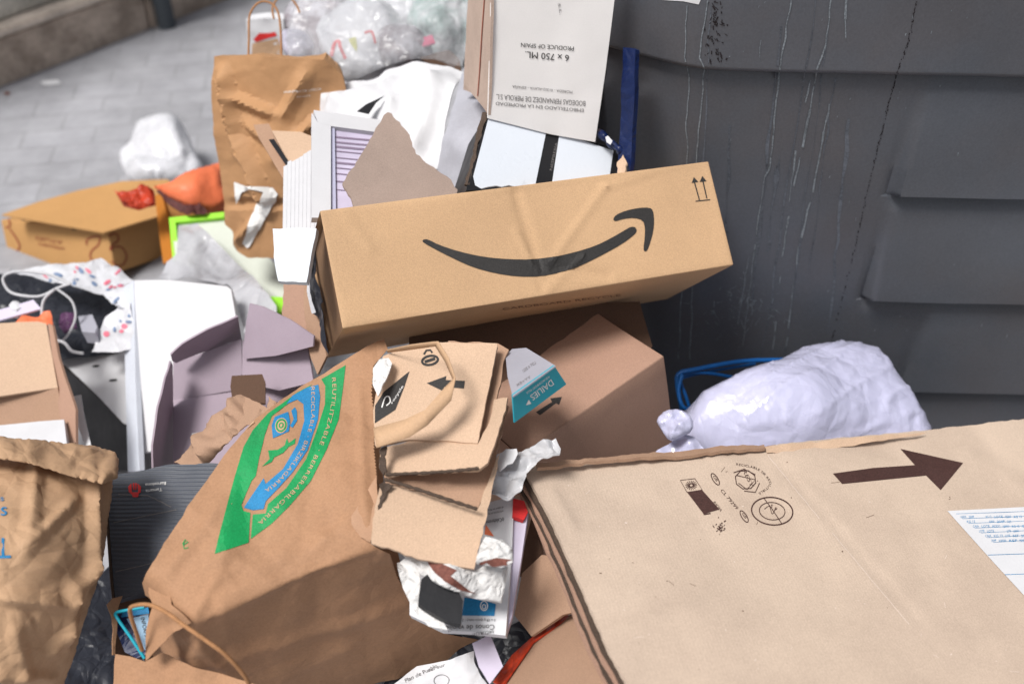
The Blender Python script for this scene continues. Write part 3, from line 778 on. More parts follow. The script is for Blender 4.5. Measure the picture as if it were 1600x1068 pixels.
bs_ = thing('blue_strap', 'loop of shiny blue strap behind the lilac bag', 'strap', P(1140, 600, 1.75))
tube('strap_loop', [P(1235, 562, 1.90), P(1160, 564, 1.88), P(1090, 576, 1.86), P(1062, 583, 1.86), P(1058, 600, 1.86), P(1066, 640, 1.86)], .0045, M['blue'], bs_)
tube('strap_loop', [P(1150, 590, 1.90), P(1100, 582, 1.87), P(1064, 588, 1.87), P(1072, 620, 1.87), P(1082, 650, 1.88)], .0035, M['blue'], bs_)
tube('strap_loop', [P(1066, 585, 1.85), P(1060, 610, 1.85), P(1068, 636, 1.85), P(1090, 640, 1.87)], .004, M['blue'], bs_)
tube('strap_loop', [P(1068, 640, 1.88), P(1058, 600, 1.88), P(1080, 586, 1.88), P(1180, 568, 1.91)], .003, M['blue'], bs_)

# ------------------------------------------------------------------ the green printed paper bag
gt = thing('printed_paper_bag', 'large brown paper carrier bag lying on its side with a green and blue printed emblem', 'paper bag', P(450, 950, 1.6))
A1, A2 = (300, 974, 1.225), (585, 852, 1.29)
pl_front = [A1, A2, (540, 565, 1.47)]; pl_gus = [A1, A2, (570, 1068, 1.54)]
pl_left = [(232, 905, 1.285), (300, 974, 1.225), (225, 1068, 1.50)]
out = [(600, 530), (606, 546)]+zig([(584, 574), (580, 610), (585, 660), (584, 700), (589, 750), (590, 790), (584, 852)])+zig([(608, 862), (622, 905), (640, 932), (652, 958), (690, 984), (722, 992)])+[(756, 1000), (736, 1016), (660, 1042), (570, 1072), (470, 1120), (300, 1150), (215, 1150), (222, 1060), (228, 1010), (262, 985), (268, 960), (234, 925), (232, 905), (258, 850), (292, 798), (330, 742), (350, 712), (400, 655), (470, 600), (540, 562)]
GS = Multi([pl_front, pl_gus, pl_left], .007)
gbag = sheet('bag_body', out, GS, M['kraft'], gt, 5, .0008, .002, 6.5, .3, fac=((95, .010), (36, .003)), seed=21, smooth=75, wave=folds([(300, 1048, 660, 935, .006, 14), (300, 975, 590, 853, .004, 10), (330, 930, 520, 860, -.003, 18), (262, 900, 350, 790, .005, 16), (390, 1080, 560, 1000, .005, 18), (560, 600, 575, 840, .003, 12), (480, 860, 560, 800, .003, 12), (300, 1000, 380, 1068, .007, 14), (345, 900, 300, 970, .004, 12)]))
# back panel gives the bag its volume
bk_ = lambda pl, a: [(x, y, d+a) for x, y, d in pl]
sheet('bag_back', [(598, 535), (588, 600), (600, 760), (630, 900), (690, 985), (540, 1040), (300, 1105), (235, 1090), (240, 930), (300, 800), (420, 650), (530, 572)], [(540, 565, 1.50), (300, 1000, 1.52), (640, 900, 1.55), (600, 700, 1.60), (560, 1060, 1.50)], M['kraft'], gt, 16, .0008, .006, 7)
z6 = lambda L: [(300+x/2.1025, 560+y/2.1025) for x, y in L]
pg = [z6([(75, 641), (92, 570), (110, 500), (140, 390), (170, 290), (200, 235), (250, 180), (300, 145), (345, 112), (395, 85), (380, 98), (345, 128), (300, 160), (262, 190), (240, 250), (220, 330), (210, 385), (196, 402), (162, 480), (168, 500), (192, 506), (186, 604)]),
      z6([(193, 592), (200, 512), (243, 508), (250, 478), (310, 425), (375, 330), (412, 230), (437, 150), (438, 90), (425, 68), (505, 22), (496, 100), (482, 200), (442, 300), (392, 400), (322, 482), (262, 542)])]
decal('printed_green_band', pg, gbag, M['green'], gt, .0007, 8)
pb = [z6([(170, 490), (235, 393), (242, 412), (300, 362), (348, 280), (369, 205), (366, 150), (345, 135), (310, 150), (330, 122), (380, 95), (415, 86), (421, 125), (414, 200), (380, 300), (332, 372), (285, 425), (243, 468), (236, 494), (200, 498)]),
      z6([(262, 220), (272, 192), (316, 175), (322, 208), (318, 240), (266, 262)]), z6([(326, 172), (338, 160), (344, 172), (345, 205), (330, 228), (322, 222), (334, 200)])]
decal('printed_blue_arrow', pb, gbag, M['bluei'], gt, .0009, 8)
decal('printed_figure', [z6([(230, 355), (255, 330), (250, 302), (282, 300), (305, 285), (312, 262), (318, 278), (340, 262), (338, 280), (318, 290), (300, 310), (270, 325), (262, 340)])], gbag, M['green'], gt, .0009, 6, meshes=[stroke(z6(ell(293, 221, 17, 22, .2, 16)), 1.6, True), stroke([(286, 850), (290, 843), (294, 847), (287, 851), (288, 857), (294, 855)], 1.8)])
decal('printed_emblem_ring', [z6(ell(293, 221, 20, 25, .2, 20))], gbag, M['kink'], gt, .0013, 6)
decal('printed_emblem', [], gbag, M['green'], gt, .0017, 6, meshes=[stroke(z6(ell(293, 221, 15, 19, .2, 16)), 2.4, True), stroke(z6(ell(293, 221, 6, 8, .2, 10)), 1.8, True)])
tx = [textpath('RECICLABLE · BIRZIKLAGARRIA', z6([(392, 92), (392, 160), (390, 205), (362, 290), (318, 358), (272, 408), (238, 432)]), 5.6),
      textpath('REUTILITZABLE · BERRERABILGARRIA', z6([(460, 62), (462, 110), (452, 180), (432, 250), (400, 325), (352, 408), (290, 470), (215, 540)]), 6.2),
      ([(384+a, 672+b) for a, b in ((0, 0), (14, -12), (12, -14))], [[0, 1, 2]])]
decal('printed_words', [], gbag, M['kink'], gt, .0015, meshes=tx)
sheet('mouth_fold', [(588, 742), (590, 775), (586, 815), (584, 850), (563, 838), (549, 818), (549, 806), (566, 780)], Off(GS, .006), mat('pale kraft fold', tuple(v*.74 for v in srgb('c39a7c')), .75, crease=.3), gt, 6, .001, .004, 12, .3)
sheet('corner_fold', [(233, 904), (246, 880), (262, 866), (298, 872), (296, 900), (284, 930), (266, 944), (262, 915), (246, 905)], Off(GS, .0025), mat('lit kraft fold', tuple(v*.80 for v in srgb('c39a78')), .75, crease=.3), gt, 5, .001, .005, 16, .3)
sheet('corner_tuck', [(233, 904), (246, 904), (262, 914), (268, 944), (300, 972), (272, 988), (227, 1032), (228, 985), (238, 945), (232, 925)], [(233, 904, 1.275), (300, 972, 1.218), (227, 1032, 1.262)], M['kraft'], gt, 5, .001, .006, 14, .3)
# flat paper handle over the mouth
L1 = [P(x, y, d) for x, y, d in ((604, 547, 1.43), (640, 539, 1.38), (684, 533, 1.34), (700, 558, 1.31), (711, 590, 1.30), (705, 625, 1.295), (668, 664, 1.29), (640, 682, 1.29), (588, 699, 1.29))]
L2 = [P(x, y, d) for x, y, d in ((606, 551, 1.44), (645, 546, 1.39), (680, 541, 1.35), (695, 565, 1.32), (707, 592, 1.31), (690, 610, 1.30), (664, 640, 1.29), (632, 655, 1.30), (583, 668, 1.31))]
ribbon('flat_handle', L1, L2, M['handle'], gt)
# twisted handle at the front
tube('twine_handle', [P(x, y, d) for x, y, d in ((222, 1015, 1.26), (212, 985, 1.235), (204, 960, 1.22), (206, 947, 1.21), (232, 944, 1.20), (258, 955, 1.19), (290, 978, 1.17), (325, 1002, 1.165), (355, 1025, 1.17), (385, 1060, 1.19), (400, 1100, 1.22))], .0026, M['twine'], gt)

# folded cardboard inside the bag mouth
def cb(pts, pl, m, label, rag=.6, am=.0008, th=.004, name='cardboard_piece', grp='cardboard sheets stuffed in the printed paper bag'):
    return tag(sheet(name, pts, pl, m, None, 9, th, am, 9, rag), label, 'cardboard', grp)
c1 = cb([(598, 556), (640, 540), (682, 534), (776, 536), (777, 541), (746, 692), (700, 688), (640, 686), (586, 696), (583, 640)], [(640, 540, 1.44), (776, 536, 1.41), (746, 692, 1.315)], M['card_tan'], 'tan cardboard sheet with black arrow, topmost of those stuffed in the printed paper bag')
ck = cb([(700, 532), (778, 536), (795, 546), (790, 556), (785, 575), (782, 600), (762, 680), (748, 692)], [(700, 532, 1.46), (795, 546, 1.43), (748, 692, 1.335)], M['card'], 'narrow cardboard layer peeking out right behind the black arrow sheet', 1.5)
z3b = z3
decal('printed_arrow', [z3b([(428, 395), (550, 350), (546, 375), (666, 380), (660, 428), (535, 418), (532, 445)])], c1, M['ink'], c1)
decal('printed_seal', [], c1, M['ink'], c1, meshes=[stroke(z3b(ell(448, 252, 50, 28, -.2, 20)), 3.6, True), stroke(z3b([(415, 262), (480, 240)]), 4.5), stroke(z3b([(410, 215), (425, 190), (450, 188), (462, 205)]), 3)])
decal('printed_panel', [[(586, 634), (600, 612), (640, 580), (632, 604), (618, 640), (586, 661)]], c1, M['ink'], c1)
decal('printed_tab', [], c1, M['whitei'], c1, .0012, meshes=[stroke(spl([(597, 637), (602, 622), (608, 620), (610, 628), (604, 634)]), 1.8), text('recycle', (613, 632), (18, -28), (-3, -2))])
tag(sheet('crumpled_tissue', [(583, 575), (592, 560), (606, 556), (612, 566), (604, 590), (590, 618), (582, 600)], [(583, 575, 1.40), (612, 566, 1.40), (590, 618, 1.36)], M['tissue'], None, 5, .002, .006, 40), 'small white tissue tucked behind the flat handle of the printed paper bag', 'tissue')
c2 = cb([(594, 700), (640, 688), (700, 688), (747, 692), (764, 660), (772, 624), (793, 620), (790, 640), (762, 722), (748, 733), (650, 738), (602, 742), (592, 728)], [(640, 688, 1.345), (793, 620, 1.37), (650, 738, 1.30)], M['card_tan'], 'bent cardboard sheet just under the one with the black arrow', 1.2)
c3 = cb([(600, 742), (650, 737), (748, 731), (765, 700), (790, 632), (795, 634), (768, 740), (746, 796), (690, 780), (640, 764), (602, 754)], [(600, 742, 1.33), (795, 634, 1.385), (746, 796, 1.30)], M['card'], 'darker cardboard sheet third from the top in the printed paper bag', 1.6)
c4 = cb([(594, 758), (615, 757), (690, 780), (746, 796), (768, 738), (782, 700), (775, 740), (741, 888), (700, 880), (652, 872), (615, 858), (580, 848), (582, 820), (590, 775)], [(594, 758, 1.29), (741, 888, 1.24), (768, 738, 1.32)], M['card_tan'], 'lowest tan cardboard sheet with frayed corrugated edge in the printed paper bag', 1.4)
for (pp, pl, par) in (([(600, 752), (592, 757), (597, 768), (590, 790), (584, 822), (580, 848), (586, 846), (590, 822), (596, 790), (604, 768), (615, 758)], [(600, 752, 1.285), (580, 848, 1.255), (615, 758, 1.285)], c4),
                      ([(594, 700), (604, 696), (600, 712), (604, 735), (598, 742), (591, 728)], [(594, 700, 1.30), (598, 742, 1.29), (604, 696, 1.30)], c2)):
    sheet('frayed_edge', pp, pl, M['edge'], par, 4, .004, .005, 60, 2)
tube('corrugated_edge', [P(600, 748, 1.288), P(640, 760, 1.28), P(700, 780, 1.272), P(746, 795, 1.268)], .0022, M['edge'], c3, 6, 10, lambda t: .7+.6*abs(math.sin(t*60)))
tube('corrugated_edge', [P(602, 741, 1.295), P(650, 739, 1.288), P(700, 736, 1.285), P(748, 731, 1.28)], .0020, M['edge'], c2, 6, 10, lambda t: .7+.6*abs(math.sin(t*60)))

# cone carton, leaflet, napkins, black tray
cc = thing('ice_cream_cone_carton', 'white carton reading Conos de vainilla upside down, sticking out of the printed bag', 'carton', P(750, 900, 1.4))
cf = sheet('front_panel', [(700, 800), (757, 786), (803, 774), (800, 860), (790, 992), (735, 986), (690, 984), (640, 960), (640, 860)], [(757, 786, 1.40), (803, 774, 1.40), (790, 992, 1.285)], M['white'], cc, 10, .012)
z7 = lambda L: [(560+x/3.255, 740+y/3.255) for x, y in L]
decal('printed_blue_patch', [z7([(540, 628), (630, 640), (700, 662), (692, 722), (528, 720)])], cf, M['bluei'], cc, .001)
decal('printed_text', [], cf, M['ink'], cc, .0012, meshes=[text('Conos de vainilla', z7([(695, 766)])[0], (-78, 2), (-.5, 8)), text('6 x 68 g (peso neto) / 2', z7([(698, 738)])[0], (-52, 0), (0, 4)), text('DECORATE?', z7([(690, 796)])[0], (-34, 3), (0, 4)), text('#Celebremos', z7([(740, 222)])[0], (-32, 6), (1, 6)), text('una receta de la mar', z7([(738, 186)])[0], (-30, 6), (.6, 3)), text('el sabor es del ver', z7([(738, 166)])[0], (-28, 6), (.6, 3))])
decal('printed_cone', [z7([(648, 258), (690, 318), (642, 308)])], cf, M['orange'], cc, .001)
decal('printed_emblem', [], cf, M['whitei'], cc, .0016, meshes=[stroke(z7(ell(640, 672, 18, 24, 0, 14)), 1.6, True), stroke(z7(ell(640, 676, 8, 12, 0, 10)), 1.4, True)])
rc = thing('pink_carton', 'pale pink carton with red top beside the cone carton', 'carton', P(812, 880, 1.4))
sheet('side_panel', [(803, 806), (818, 812), (825, 800), (815, 870), (800, 962), (791, 990), (801, 870)], [(803, 806, 1.39), (825, 800, 1.39), (800, 962, 1.31)], M['purple'], rc, 10, .008)
sheet('red_top', [(802, 778), (819, 782), (825, 800), (818, 812), (801, 806)], [(802, 778, 1.395), (819, 782, 1.395), (818, 812, 1.375)], M['red'], rc, 10, .008)
tag(sheet('paper_napkin', [(628, 866), (660, 868), (700, 878), (740, 892), (760, 882), (794, 884), (792, 905), (784, 942), (740, 935), (690, 915), (650, 893)], [(628, 866, 1.30), (794, 884, 1.27), (740, 935, 1.25), (700, 895, 1.24)], M['tissue'], None, 4, .003, .003, 22, 0, .008, 22, fac=((26, .009), (11, .003))), 'crumpled white napkin with brown stains above the black tray', 'napkin')
nap = bpy.context.scene.objects['paper_napkin']
decal('brown_stain', [z7([(345, 432), (420, 455), (500, 490), (470, 520), (560, 590), (600, 608), (520, 590), (440, 545), (380, 490)])], nap, M['cocoa'], nap, .001, 5)
cup = tag(sheet('used_tissue', [(744, 878), (750, 850), (758, 836), (785, 842), (800, 856), (800, 876), (782, 884)], [(744, 878, 1.235), (800, 856, 1.235), (758, 836, 1.26)], M['tissue'], None, 3, .004, .003, 30, 0, .010, 20, fac=((18, .008), (8, .003))), 'small white used tissue with a brown rim on the cone carton', 'tissue')
decal('brown_stain', [z7([(600, 455), (640, 440), (700, 425), (740, 430), (780, 438), (775, 460), (700, 468), (600, 472)])], cup, M['cocoa'], cup, .001, 5)
tag(sheet('black_tray', [(660, 893), (690, 908), (724, 926), (722, 972), (718, 976), (690, 966), (655, 944), (653, 938)], [(660, 893, 1.25), (724, 926, 1.24), (655, 944, 1.225)], M['black'], None, 8, .012, rnd=1), 'black rounded tray edge below the stained napkin', 'tray')
tag(sheet('crumpled_napkin', [(620, 878), (632, 872), (655, 885), (658, 925), (690, 965), (700, 985), (670, 978), (645, 950), (628, 915)], [(620, 878, 1.275), (655, 885, 1.27), (670, 978, 1.23)], M['tissue'], None, 4, .003, .003, 25, fac=((20, .010), (9, .003))), 'white napkin along the zigzag mouth of the printed bag', 'napkin')

# clear film and white scraps above it
tag(sheet('clear_film', [(776, 722), (800, 705), (840, 690), (868, 683), (876, 700), (875, 716), (840, 722), (822, 736), (815, 770), (790, 778), (765, 770), (768, 745)], [(776, 722, 1.37), (868, 683, 1.38), (790, 778, 1.34)], M['clear_w'], None, 3, .0008, .003, 18, 0, fac=((26, .016), (10, .005))), 'crumpled white plastic film beside the corner of the flattened carton', 'plastic film')
tag(sheet('paper_scrap', [(772, 712), (790, 700), (806, 698), (808, 706), (800, 722), (780, 735)], [(772, 712, 1.36), (806, 698, 1.36), (780, 735, 1.34)], M['white'], None, 6, .001, .006, 30), 'torn white paper scrap above the plastic film in the middle of the pile', 'paper scrap')

# bottom centre boxes
t_ = thing('open_brown_box', 'open brown box with red lining under the flattened carton, bottom edge', 'box', P(870, 1010, 1.5))
sheet('upper_panel', [(815, 895), (846, 866), (880, 870), (900, 955), (880, 960), (830, 993), (803, 960)], [(815, 895, 1.42), (880, 870, 1.38), (830, 993, 1.36)], M['card'], t_, 12, .005, .003)
sheet('lower_panel', [(775, 1085), (782, 1068), (830, 1000), (885, 962), (905, 955), (960, 1080), (960, 1110), (770, 1110)], [(830, 1000, 1.38), (885, 962, 1.37), (782, 1068, 1.34)], M['card'], t_, 12, .005, .003)
sheet('red_lining', [(770, 1065), (800, 1022), (842, 985), (885, 958), (890, 962), (832, 1002), (785, 1070)], [(770, 1065, 1.345), (885, 958, 1.375), (842, 985, 1.38)], M['redor'], t_, 10, .003)
sheet('side_panel', [(812, 900), (818, 860), (832, 800), (846, 862), (840, 872)], [(812, 900, 1.44), (832, 800, 1.48), (846, 862, 1.43)], M['card_dark'], t_, 12, .005)
tag(sheet('paper_card', [(738, 1004), (766, 990), (786, 1040), (765, 1068), (748, 1040)], [(738, 1004, 1.33), (766, 990, 1.34), (765, 1068, 1.30)], M['purple'], None, 10, .0008, .003, 9), 'blank pale lilac paper card hanging under the printed bag mouth', 'paper')
pp = tag(sheet('crumpled_papers', [(600, 1075), (650, 1040), (700, 1030), (736, 1016), (745, 1040), (768, 1075), (770, 1130), (600, 1130)], [(600, 1075, 1.48), (736, 1016, 1.46), (770, 1130, 1.42)], M['white'], None, 5, .002, .004, 18, fac=((40, .018), (17, .006))), 'crumpled white printed papers at the bottom edge below the printed bag', 'paper')
decal('printed_text', [], pp, M['ink_gr'], pp, .001, meshes=[text('Plan de Pueblo', (634, 1066), (50, -24), (-2, -6)), stroke(ell(690, 1062, 12, 9), 1.0, True), text('del sur', (668, 1050), (28, -10), (-1, -5))])
tag(sheet('gap_shade', [(680, 960), (780, 985), (830, 960), (900, 1010), (800, 1130), (560, 1130), (640, 1000)], [(680, 960, 1.62), (900, 1010, 1.60), (640, 1100, 1.56)], M['dark_in'], None, 12, .004, .015, 9), 'dark infill standing in for the shadowed gap behind the lilac paper card', 'infill')  # dark sheet added for the shade in the gap

# ------------------------------------------------------------------ black corrugated box, left of the bag
kt = thing('black_corrugated_box', 'flat black ribbed cardboard box with a red round emblem', 'box', P(240, 850, 1.7))
kb = sheet('front_panel', [(162, 742), (200, 738), (262, 726), (332, 722), (360, 722), (360, 900), (235, 918), (178, 940), (174, 900), (168, 820)], [(162, 742, 1.52), (332, 722, 1.50), (178, 940, 1.40)], M['slate'], kt, 7, .03, .004, 14, .6, seed=5)
z5 = lambda L: [(x/2.9025, 700+y/2.9025) for x, y in L]
decal('printed_emblem', [z5([(583, 175), (597, 160), (600, 200), (628, 200), (625, 160), (642, 175), (640, 200), (620, 214), (600, 212), (585, 198)]), z5([(600, 210), (632, 205), (628, 222), (604, 222)]), z5([(603, 160), (606, 190), (611, 190), (610, 158)]), z5([(614, 158), (615, 190), (620, 190), (622, 160)])], kb, M['red'], kt, .0012, 4)
decal('printed_text', [], kb, M['whitei'], kt, .0012, meshes=[text('Barcelona', z5([(756, 152)])[0], (-33, 3), (0, 5)), text('Tamaris', z5([(738, 180)])[0], (-26, 3), (0, 5))])
ms = [stroke(jit(a, b, 12, 1.0), 1.6) for a, b in (((178, 816), (275, 796)), ((180, 893), (236, 880)), ((185, 772), (232, 774)), ((232, 774), (268, 792)))]
decal('crease_marks', [], kb, M['ink_gr'], kt, .0006, meshes=ms)
tube('worn_edge', [P(163, 740, 1.518), P(169, 830, 1.46), P(174, 900, 1.42), P(178, 940, 1.40)], .0022, M['edge'], kt, 6)

# small brown bag with a blue tray at the bottom
ut = thing('small_paper_bag', 'small open brown paper bag below the black ribbed box, blue tray inside', 'paper bag', P(250, 1050, 1.4))
sheet('bag_rim', [(168, 945), (190, 928), (232, 918), (240, 950), (240, 1030), (225, 1030), (178, 1022), (178, 980)], [(168, 945, 1.40), (232, 918, 1.42), (225, 1030, 1.40)], M['card_dark'], ut, 8, .001, .006, 18)
sheet('bag_front', [(178, 1022), (200, 1026), (225, 1034), (250, 1020), (300, 1040), (420, 1075), (420, 1140), (172, 1140), (176, 1068)], [(178, 1022, 1.30), (225, 1034, 1.29), (300, 1140, 1.27)], M['kraft'], ut, 8, .001, .008, 12)
sheet('folded_corner', [(167, 944), (176, 934), (192, 930), (186, 945), (182, 975), (180, 1022), (176, 1022), (176, 965)], [(167, 944, 1.33), (192, 930, 1.36), (180, 1022, 1.31)], M['kraft'], ut, 6, .001, .004, 20)
bt = thing('blue_tray', 'blue edged tray with small printed text inside the small paper bag', 'tray', P(205, 990, 1.4))
trb = sheet('tray_panel', [(180, 958), (200, 952), (232, 948), (232, 1020), (214, 1028), (195, 1018), (182, 985)], [(180, 958, 1.36), (232, 948, 1.365), (214, 1028, 1.34)], M['navy'], bt, 8, .004)
decal('printed_panel', [[(198, 966), (232, 960), (232, 1020), (224, 1012)]], trb, mat('pale blue card', (.25, .40, .55), .5), bt, .001)
decal('printed_text', [], trb, M['ink'], bt, .0016, meshes=[text('INFORMACIO', (220, 964), (10, 48), (6, -1)), text('conserv', (204, 970), (12, 32), (3, -1))])
tube('tray_rim', [P(226, 948, 1.335), P(195, 953, 1.335), P(181, 957, 1.335), P(184, 966, 1.33), (P(205, 996, 1.325)), P(226, 1028, 1.32)], .0022, M['teal'], bt, 8)
decal('blue_border', [[(181, 957), (232, 948), (232, 958), (190, 964)]], trb, M['bluei'], bt, .001)

# ------------------------------------------------------------------ crumpled bag bottom left
lt2 = thing('crumpled_paper_bag', 'big crumpled yellowish paper bag with blue letters at the left edge', 'paper bag', P(40, 1000, 1.4))
lbag = sheet('bag_body', [(-120, 690), (0, 682), (60, 690), (120, 698), (172, 712), (176, 760), (165, 850), (158, 890), (135, 950), (118, 1010), (100, 1070), (80, 1130), (-120, 1130)],
      [(-100, 690, 1.42), (60, 700, 1.42), (170, 720, 1.42), (165, 860, 1.36), (40, 860, 1.24), (-100, 860, 1.26), (100, 1070, 1.36), (20, 1060, 1.26), (-100, 1060, 1.28)], M['kraft_y'], lt2, 4, .001, .002, 9, .8, fac=((70, .008), (30, .003)), wave=folds([(146, 750, 128, 900, .014, 14), (60, 730, 40, 860, .008, 16), (40, 860, 110, 790, .008, 12), (0, 925, 90, 938, .012, 16), (90, 938, 140, 880, .012, 14), (100, 900, 90, 1000, .008, 12), (20, 960, 30, 1060, .008, 14), (-10, 1040, 70, 1050, .007, 12), (110, 950, 60, 1020, .008, 12)]), seed=2, smooth=60, bulge=.015, back=.12)
sheet('rolled_rim', [(-110, 672), (0, 682), (60, 688), (140, 694), (180, 704), (186, 716), (184, 745), (160, 754), (100, 738), (50, 722), (0, 714), (-110, 700)], [(-110, 690, 1.34), (100, 700, 1.38), (184, 745, 1.36), (0, 714, 1.30)], M['kraft_y'], lt2, 4, .002, .002, 14, 1, .008, 18, fac=((40, .008), (18, .003)))
decal('printed_letters', [], lbag, M['bluei'], lt2, .0012, meshes=[text('T', (18, 840), (-26, 1), (0, 32)), text('s', (0, 806), (11, -1), (0, -20)), text('s', (0, 783), (6, 0), (0, -9))])

# black strip standing in for ground in shadow
tag(sheet('ground_shade', [(90, 1090), (118, 1000), (150, 900), (172, 880), (178, 960), (182, 1020), (180, 1110)], [(118, 1000, 1.66), (172, 880, 1.78), (180, 1110, 1.6)], M['dark_in'], None, 8, .01, .010, 10), 'black sheet painted as shaded ground between the two paper bags', 'shaded ground')

# ------------------------------------------------------------------ left middle: open carton, white boxes
ot = thing('open_carton', 'open light brown carton at the left edge with white foam inside', 'box', P(30, 650, 2.0))
sheet('back_panel', [(-90, 515), (0, 504), (60, 502), (72, 505), (82, 560), (90, 605), (0, 618), (-90, 632)], [(0, 504, 1.92), (72, 505, 1.92), (90, 605, 1.84)], M['card_tan'], ot, 14, .005, .003)
sheet('inner_wall', [(-90, 632), (0, 618), (90, 605), (100, 655), (60, 700), (-90, 700)], [(0, 618, 1.85), (90, 605, 1.84), (60, 700, 1.84)], M['card'], ot, 14, .005, .003)
sheet('side_panel', [(74, 505), (82, 508), (92, 560), (118, 640), (118, 700), (100, 700), (92, 640), (84, 570)], [(74, 505, 1.91), (118, 640, 1.80), (100, 700, 1.80)], M['card_rose'], ot, 10, .005, .002)
tag(sheet('foam_sheet', [(-90, 668), (0, 664), (60, 658), (100, 655), (104, 690), (108, 720), (-90, 720)], [(0, 664, 1.80), (100, 655, 1.80), (104, 690, 1.76)], M['foam'], None, 14, .015), 'white foam sheet inside the open carton at the left edge', 'foam')
wt_ = thing('white_lidded_box', 'white box with two small holes in its lid and a black side', 'box', P(150, 620, 2.1))
wl = sheet('lid', [(95, 563), (140, 552), (195, 542), (215, 545), (215, 665), (192, 660), (150, 615)], [(95, 563, 2.16), (195, 542, 2.14), (192, 660, 1.98)], M['white'], wt_, 14, .006)
decal('lid_hole', [ell(150, 572, 6, 2, -.1, 10)], wl, M['black'], wt_); decal('lid_hole', [ell(177, 594, 7, 2, -.1, 10)], wl, M['black'], wt_)
sheet('black_side', [(97, 570), (150, 618), (192, 662), (200, 670), (200, 735), (175, 735), (140, 700), (118, 650)], [(97, 570, 2.17), (192, 662, 1.99), (175, 735, 2.02)], M['black'], wt_, 14, .006, .002)
tag(sheet('paper_strip', [(108, 620), (126, 616), (130, 640), (142, 696), (132, 696), (122, 665)], [(108, 620, 1.90), (126, 616, 1.90), (142, 696, 1.80)], M['white'], None, 8, .001, .003), 'narrow printed white paper strip against the black side of the white box', 'paper')
wb_ = thing('white_upright_box', 'tall bright white carton standing upright, left of the lilac tray', 'box', P(280, 700, 2.0))
wbp = sheet('front_panel', [(210, 438), (260, 437), (355, 447), (361, 452), (369, 498), (300, 640), (240, 705), (214, 705)], [(210, 438, 2.02), (361, 452, 2.02), (214, 705, 1.93)], M['white'], wb_, 14, .02)
sheet('side_panel', [(193, 450), (209, 438), (212, 600), (218, 735), (200, 737), (196, 600)], [(193, 450, 2.06), (209, 438, 2.02), (218, 735, 1.90)], mat('pale blue white card', (.58, .61, .68), .6), wb_, 10, .01)

# lilac open box
pt2 = thing('lilac_open_box', 'open box with pale lilac inside holding crumpled brown paper', 'box', P(360, 680, 1.9))
Z1 = lambda x, y: (200+x/3.0525, 400+y/3.0525)
q = lambda L: [Z1(*p) for p in L]
sheet('back_wall', q([(215, 500), (330, 470), (540, 395), (545, 560), (500, 640), (215, 690)]), [(*Z1(215, 500), 1.80), (*Z1(540, 395), 1.80), (*Z1(215, 690), 1.80)], M['white_in'], pt2, 12, .004)
sheet('back_flap', q([(205, 470), (260, 420), (380, 350), (525, 290), (545, 400), (330, 470), (230, 510), (212, 500)]), [(*Z1(205, 470), 1.74), (*Z1(525, 290), 1.76), (*Z1(330, 470), 1.79)], M['white_in'], pt2, 10, .003, .004)
sheet('right_wall', q([(545, 400), (700, 470), (855, 430), (885, 600), (720, 640), (545, 600)]), [(*Z1(545, 400), 1.80), (*Z1(855, 430), 1.72), (*Z1(720, 640), 1.74)], M['white_in'], pt2, 12, .004)
sheet('right_flap', q([(580, 225), (640, 240), (760, 300), (880, 380), (875, 430), (700, 475), (550, 490), (545, 440), (565, 310)]), [(*Z1(580, 225), 1.76), (*Z1(735, 285), 1.70), (*Z1(550, 490), 1.78)], M['white_in'], pt2, 10, .003, .004)
sheet('box_floor', q([(215, 685), (500, 640), (720, 630), (900, 600), (880, 900), (500, 1000), (215, 1010)]), [(*Z1(215, 685), 1.80), (*Z1(720, 630), 1.80), (*Z1(215, 1010), 1.68)], M['white_in'], pt2, 14, .004)
sheet('left_wall', q([(210, 500), (218, 520), (222, 690), (230, 820), (210, 1020), (120, 1020), (125, 900), (150, 720), (185, 580)]), [(*Z1(210, 500), 1.74), (*Z1(222, 690), 1.78), (*Z1(120, 1020), 1.62)], M['white_in'], pt2, 10, .003, .004)
decal('paper_sticker', [q([(305, 845), (350, 840), (350, 890), (300, 905)])], [bpy.data.objects['box_floor']], M['whitei'], pt2)
tag(sheet('cardboard_offcut', q([(495, 570), (640, 562), (655, 600), (655, 700), (500, 700), (488, 620)]), [(*Z1(495, 570), 1.70), (*Z1(640, 562), 1.70), (*Z1(500, 700), 1.64)], M['card_dark'], None, 8, .004), 'small square dull brown cardboard offcut inside the lilac box', 'cardboard')
tag(sheet('crumpled_brown_paper', q([(225, 985), (300, 900), (400, 800), (470, 740), (485, 690), (540, 660), (610, 690), (660, 720), (670, 665), (720, 710), (660, 790), (560, 800), (480, 880), (380, 985), (300, 1000)]), [(*Z1(225, 985), 1.60), (*Z1(540, 690), 1.60), (*Z1(480, 860), 1.52), (*Z1(380, 985), 1.54)], M['card'], None, 4, .002, .006, 16, 1, .006, 20, fac=((34, .026), (15, .009))), 'crumpled brown packing paper lying in the lilac box', 'packing paper')

